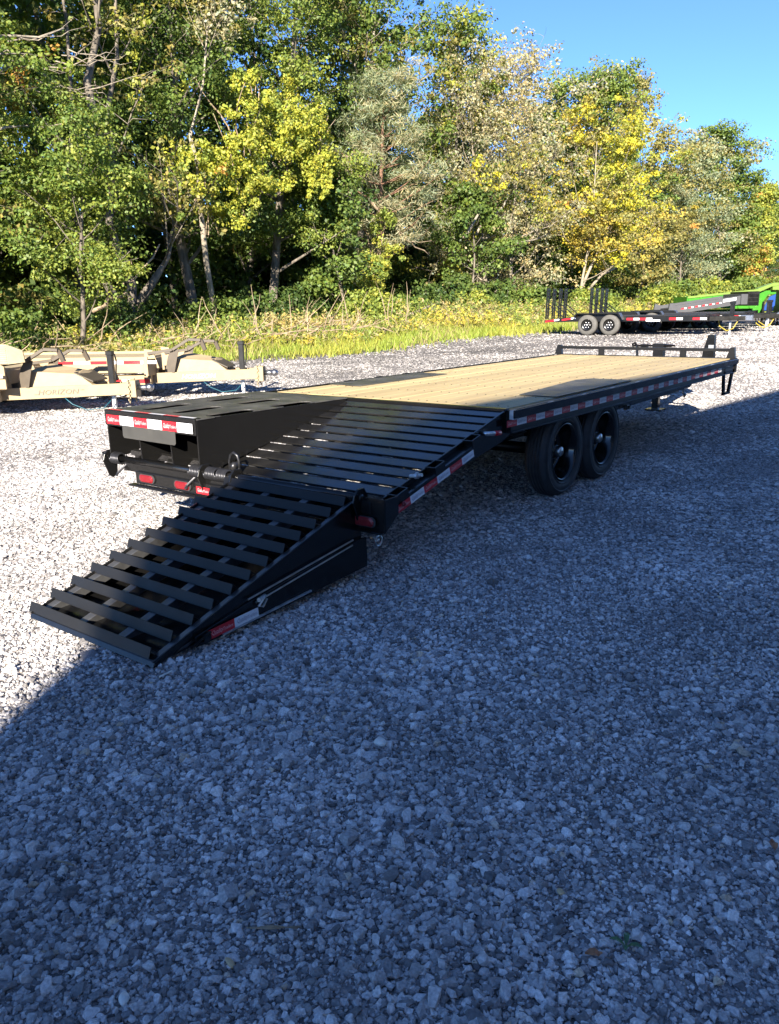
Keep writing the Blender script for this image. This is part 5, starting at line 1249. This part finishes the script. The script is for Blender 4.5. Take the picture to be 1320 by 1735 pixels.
for k, (a, p_, lb) in enumerate(((0, 0, 'black equipment trailer nearest of the row, dusty wheels and upright ladder ramps'), (.75, 2.7, 'second black equipment trailer, its ladder ramps rising over the nearest one'), (.4, 5.4, 'third black equipment trailer back in the row, before the grey tilt deck'))):
    q = f3+ab*a+lb_*p_; black_trailer((q[0], q[1], rise(*q)), PB, lb, 'black equipment trailers in a row', k < 2)

# grey tilting trailer, lime dump trailer and blue dump trailer beyond
def pt3(u, w, z): q = u*alo+w*per_; return (q[0], q[1], z)
def grey_tilt():
    b = np.array((-7.7, 30.3))+per_*1.0+alo*.15; z0 = rise(*b)-.02; t = empty('tilt_trailer', (b[0], b[1], z0), PH); t.scale = (.83, 1, .83); tag(t, 'grey tilt-deck trailer with its deck raised and a black box at the front', 'trailer')
    MB().prism([(-.35, -1, .95), (-.30, -1, 1.28), (-.1, -1, 1.30), (0.0, -1, 1.18), (3.35, -1, 1.62), (3.35, -1, 1.18), (.4, -1, .78)], (0, .12, 0)).build('side_rail', GREY, t, bevel=.01)
    MB().prism([(-.35, .9, .95), (-.30, .9, 1.28), (0.0, .9, 1.18), (3.35, .9, 1.62), (3.35, .9, 1.18), (.4, .9, .78)], (0, .12, 0)).build('side_rail', GREY, t)
    MB().prism([(0, -.88, 1.02), (3.35, -.88, 1.46), (3.35, -.88, 1.36), (0, -.88, .92)], (0, 1.76, 0)).build('deck', BLKM, t)
    for k in range(6):
        x = .30+k*.36; z = .935+x*.131
        MB().prism([(x, -1.003, z), (x+.16, -1.003, z+.021), (x+.16, -1.003, z+.081), (x, -1.003, z+.06)], (0, -.004, 0)).build('red_reflector_tape', REDT, t); MB().prism([(x+.165, -1.003, z+.021), (x+.28, -1.003, z+.036), (x+.28, -1.003, z+.096), (x+.165, -1.003, z+.081)], (0, -.004, 0)).build('white_reflector_tape', WHT, t)
    MB().prism([(2.45, -1.003, 1.30), (3.12, -1.003, 1.39), (3.12, -1.003, 1.53), (2.45, -1.003, 1.44)], (0, -.004, 0)).build('nameplate', WHT, t)
    MB().box(3.36, 3.72, -1.02, .9, 1.16, 1.70).build('end_post', GREY, t, bevel=.02)
    MB().box(3.74, 4.35, -.95, .9, 1.10, 1.82).build('front_box', BLKM, t, bevel=.02)
    m = MB()
    for k in range(3): m.box(3.80, 4.28, -.972, -.95, 1.16+k*.2, 1.28+k*.2)
    m.build('box_panel', BLK, t); wm = MB(); put_text(wm, 'IRON', .13, (4.02, -.976, 1.68), (1, 0, 0), (0, 0, 1), 0, .3, .34) if False else None
    MB().prism([(.2, -.5, .55), (4.6, -.5, .72), (4.6, -.5, .60), (.2, -.5, .42)], (0, 1.0, 0)).build('frame', BLKM, t)
    for x in (1.3, 2.1):
        for s in (-1, 1): far_wheel(t, x, s*.98, .37, s)
    MB().bar((4.3, 0, .64), (6.4, 0, .60), .14, .14).build('tongue', BLKM, t); MB().box(5.9, 5.98, -.04, .04, 0, 1.1).build('jack', BLKM, t)
    MB().box(5.2, 5.75, -.12, .02, .35, .50).build('chain_bucket', YEL, t)
    MB().tube([(5.3, -.1, .5), (5.2, -.1, .2), (5.6, -.1, .12), (6.1, -.1, .45)], .03, 6).build('safety_chain', STEEL, t)
grey_tilt()
def lime_dump():
    b = np.array((-7.7, 30.3))+per_*4.2+alo*1.9; z0 = rise(*b); t = empty('dump_trailer', (b[0], b[1], z0), PH); t.scale = (.60, .82, .78); tag(t, 'lime green gooseneck dump trailer behind the grey tilt deck', 'trailer')
    MB().prism([(0, -1.1, 1.0), (0, -1.1, 1.66), (5.3, -1.1, 1.98), (5.3, -1.1, .95)], (0, .08, 0)).build('dump_side', GREEN, t, bevel=.01)
    MB().prism([(0, 1.0, 1.0), (0, 1.0, 1.66), (5.3, 1.0, 1.98), (5.3, 1.0, .95)], (0, .08, 0)).build('dump_side', GREEN, t)
    MB().prism([(-.06, -1.14, 1.60), (-.06, -1.14, 1.72), (5.4, -1.14, 2.08), (5.4, -1.14, 1.96)], (0, .14, 0)).build('top_rail', LGREEN, t, bevel=.01)
    MB().box(-.10, -.02, -1.1, 1.08, .96, 1.70).build('tailgate', GREEN, t)
    for x in (.9, 1.9, 2.9, 3.9, 4.8): MB().prism([(x, -1.105, 1.0), (x+.12, -1.105, 1.0), (x+.12, -1.105, 1.62+x*.06), (x, -1.105, 1.62+x*.06)], (0, -.05, 0)).build('rib', GREEN, t)
    for x in (.5, 1.5, 2.5): MB().prism([(x, -1.103, 1.35+x*.04), (x+.34, -1.103, 1.36+x*.04), (x+.34, -1.103, 1.41+x*.04), (x, -1.103, 1.40+x*.04)], (0, -.006, 0)).build('yellow_marker', YEL, t)
    MB().box(0, 5.4, -.5, .5, .62, .94).build('frame', GREEN, t)
    # gooseneck: riser, sloping top, box
    MB().prism([(4.6, -1.0, 1.0), (5.5, -1.0, 2.12), (6.6, -1.0, 2.42), (7.5, -1.0, 2.46), (7.5, -1.0, 2.28), (6.5, -1.0, 2.2), (5.6, -1.0, 1.9), (5.0, -1.0, 1.0)], (0, .5, 0)).build('neck_top', LGREEN, t, bevel=.02)
    MB().prism([(5.2, -.7, .55), (6.3, -.7, .55), (6.35, -.7, .95), (6.1, -.7, 1.25), (6.5, -.7, 1.75), (8.2, -.7, 1.78), (8.2, -.7, 2.02), (5.6, -.7, 1.98), (5.2, -.7, 1.3)], (0, 1.2, 0)).build('gooseneck', GREEN, t, bevel=.02)
    MB().box(6.62, 7.35, -.98, .6, 2.02, 2.26).build('tool_tray', LGREEN, t, bevel=.01)
    for x in (1.6, 2.5):
        for s in (-1, 1): far_wheel(t, x, s*1.12, .38, s)
lime_dump()
def blue_dump():
    b = np.array((-7.7, 30.3))+per_*2.2+alo*5.55; z0 = rise(*b); t = empty('dump_trailer', (b[0], b[1], z0), PH); tag(t, 'blue trailer with black dump box at the right frame edge', 'trailer')
    MB().prism([(-.2, -1, .6), (.1, -1, 1.25), (.8, -1, 1.55), (5, -1, 1.6), (5, -1, .7)], (0, .1, 0)).build('dump_side', BLUE, t, bevel=.02); MB().prism([(-.2, .9, .6), (.1, .9, 1.25), (.8, .9, 1.55), (5, .9, 1.6), (5, .9, .7)], (0, .1, 0)).build('dump_side', BLUE, t)
    MB().box(.2, 5, -.9, .9, .6, .8).build('dump_floor', BLUE, t)
    MB().box(-.1, 5.0, -.5, .5, .38, .58).build('frame', BLKM, t)
    MB().box(-.9, -.82, -.6, -.52, 0, .95).box(-.35, -.27, -.6, -.52, 0, .85).build('jack', BLKM, t); MB().box(-1.5, -.1, -.55, -.4, .42, .55).build('tongue', BLKM, t)
    for x in (2.0, 2.9):
        for s in (-1, 1): far_wheel(t, x, s*1.0, .37, s)
    b = np.array((-7.7, 30.3))+per_*.2+alo*5.1; z0 = rise(*b); t = empty('dump_trailer', (b[0], b[1], z0), PH); tag(t, 'black dump trailer cut off by the right frame edge', 'trailer')
    MB().box(0, 4, -1, -.92, .60, 1.45).build('dump_side', BLKM, t); MB().box(0, 4, .92, 1, .60, 1.45).build('dump_side', BLKM, t); MB().box(-.08, 0, -1.02, 1.02, .58, 1.5).build('dump_front', BLKM, t); MB().box(0, 4, -.92, .92, .6, .7).build('dump_floor', BLKM, t)
    MB().box(.12, .32, -1.004, -1.0, 1.1, 1.22).build('nameplate', WHT, t)
    MB().box(-1.4, 4, -.4, .4, .40, .58).build('frame', BLKM, t); MB().box(.1, .3, -1.005, -1.0, .64, .70).build('red_reflector_tape', REDT, t)
    for x in (1.8, 2.7):
        for s in (-1, 1): far_wheel(t, x, s*1.0, .37, s)
    MB().box(-1.1, -1.03, -.04, .04, 0, 1.05).build('jack', BLKM, t)
blue_dump()
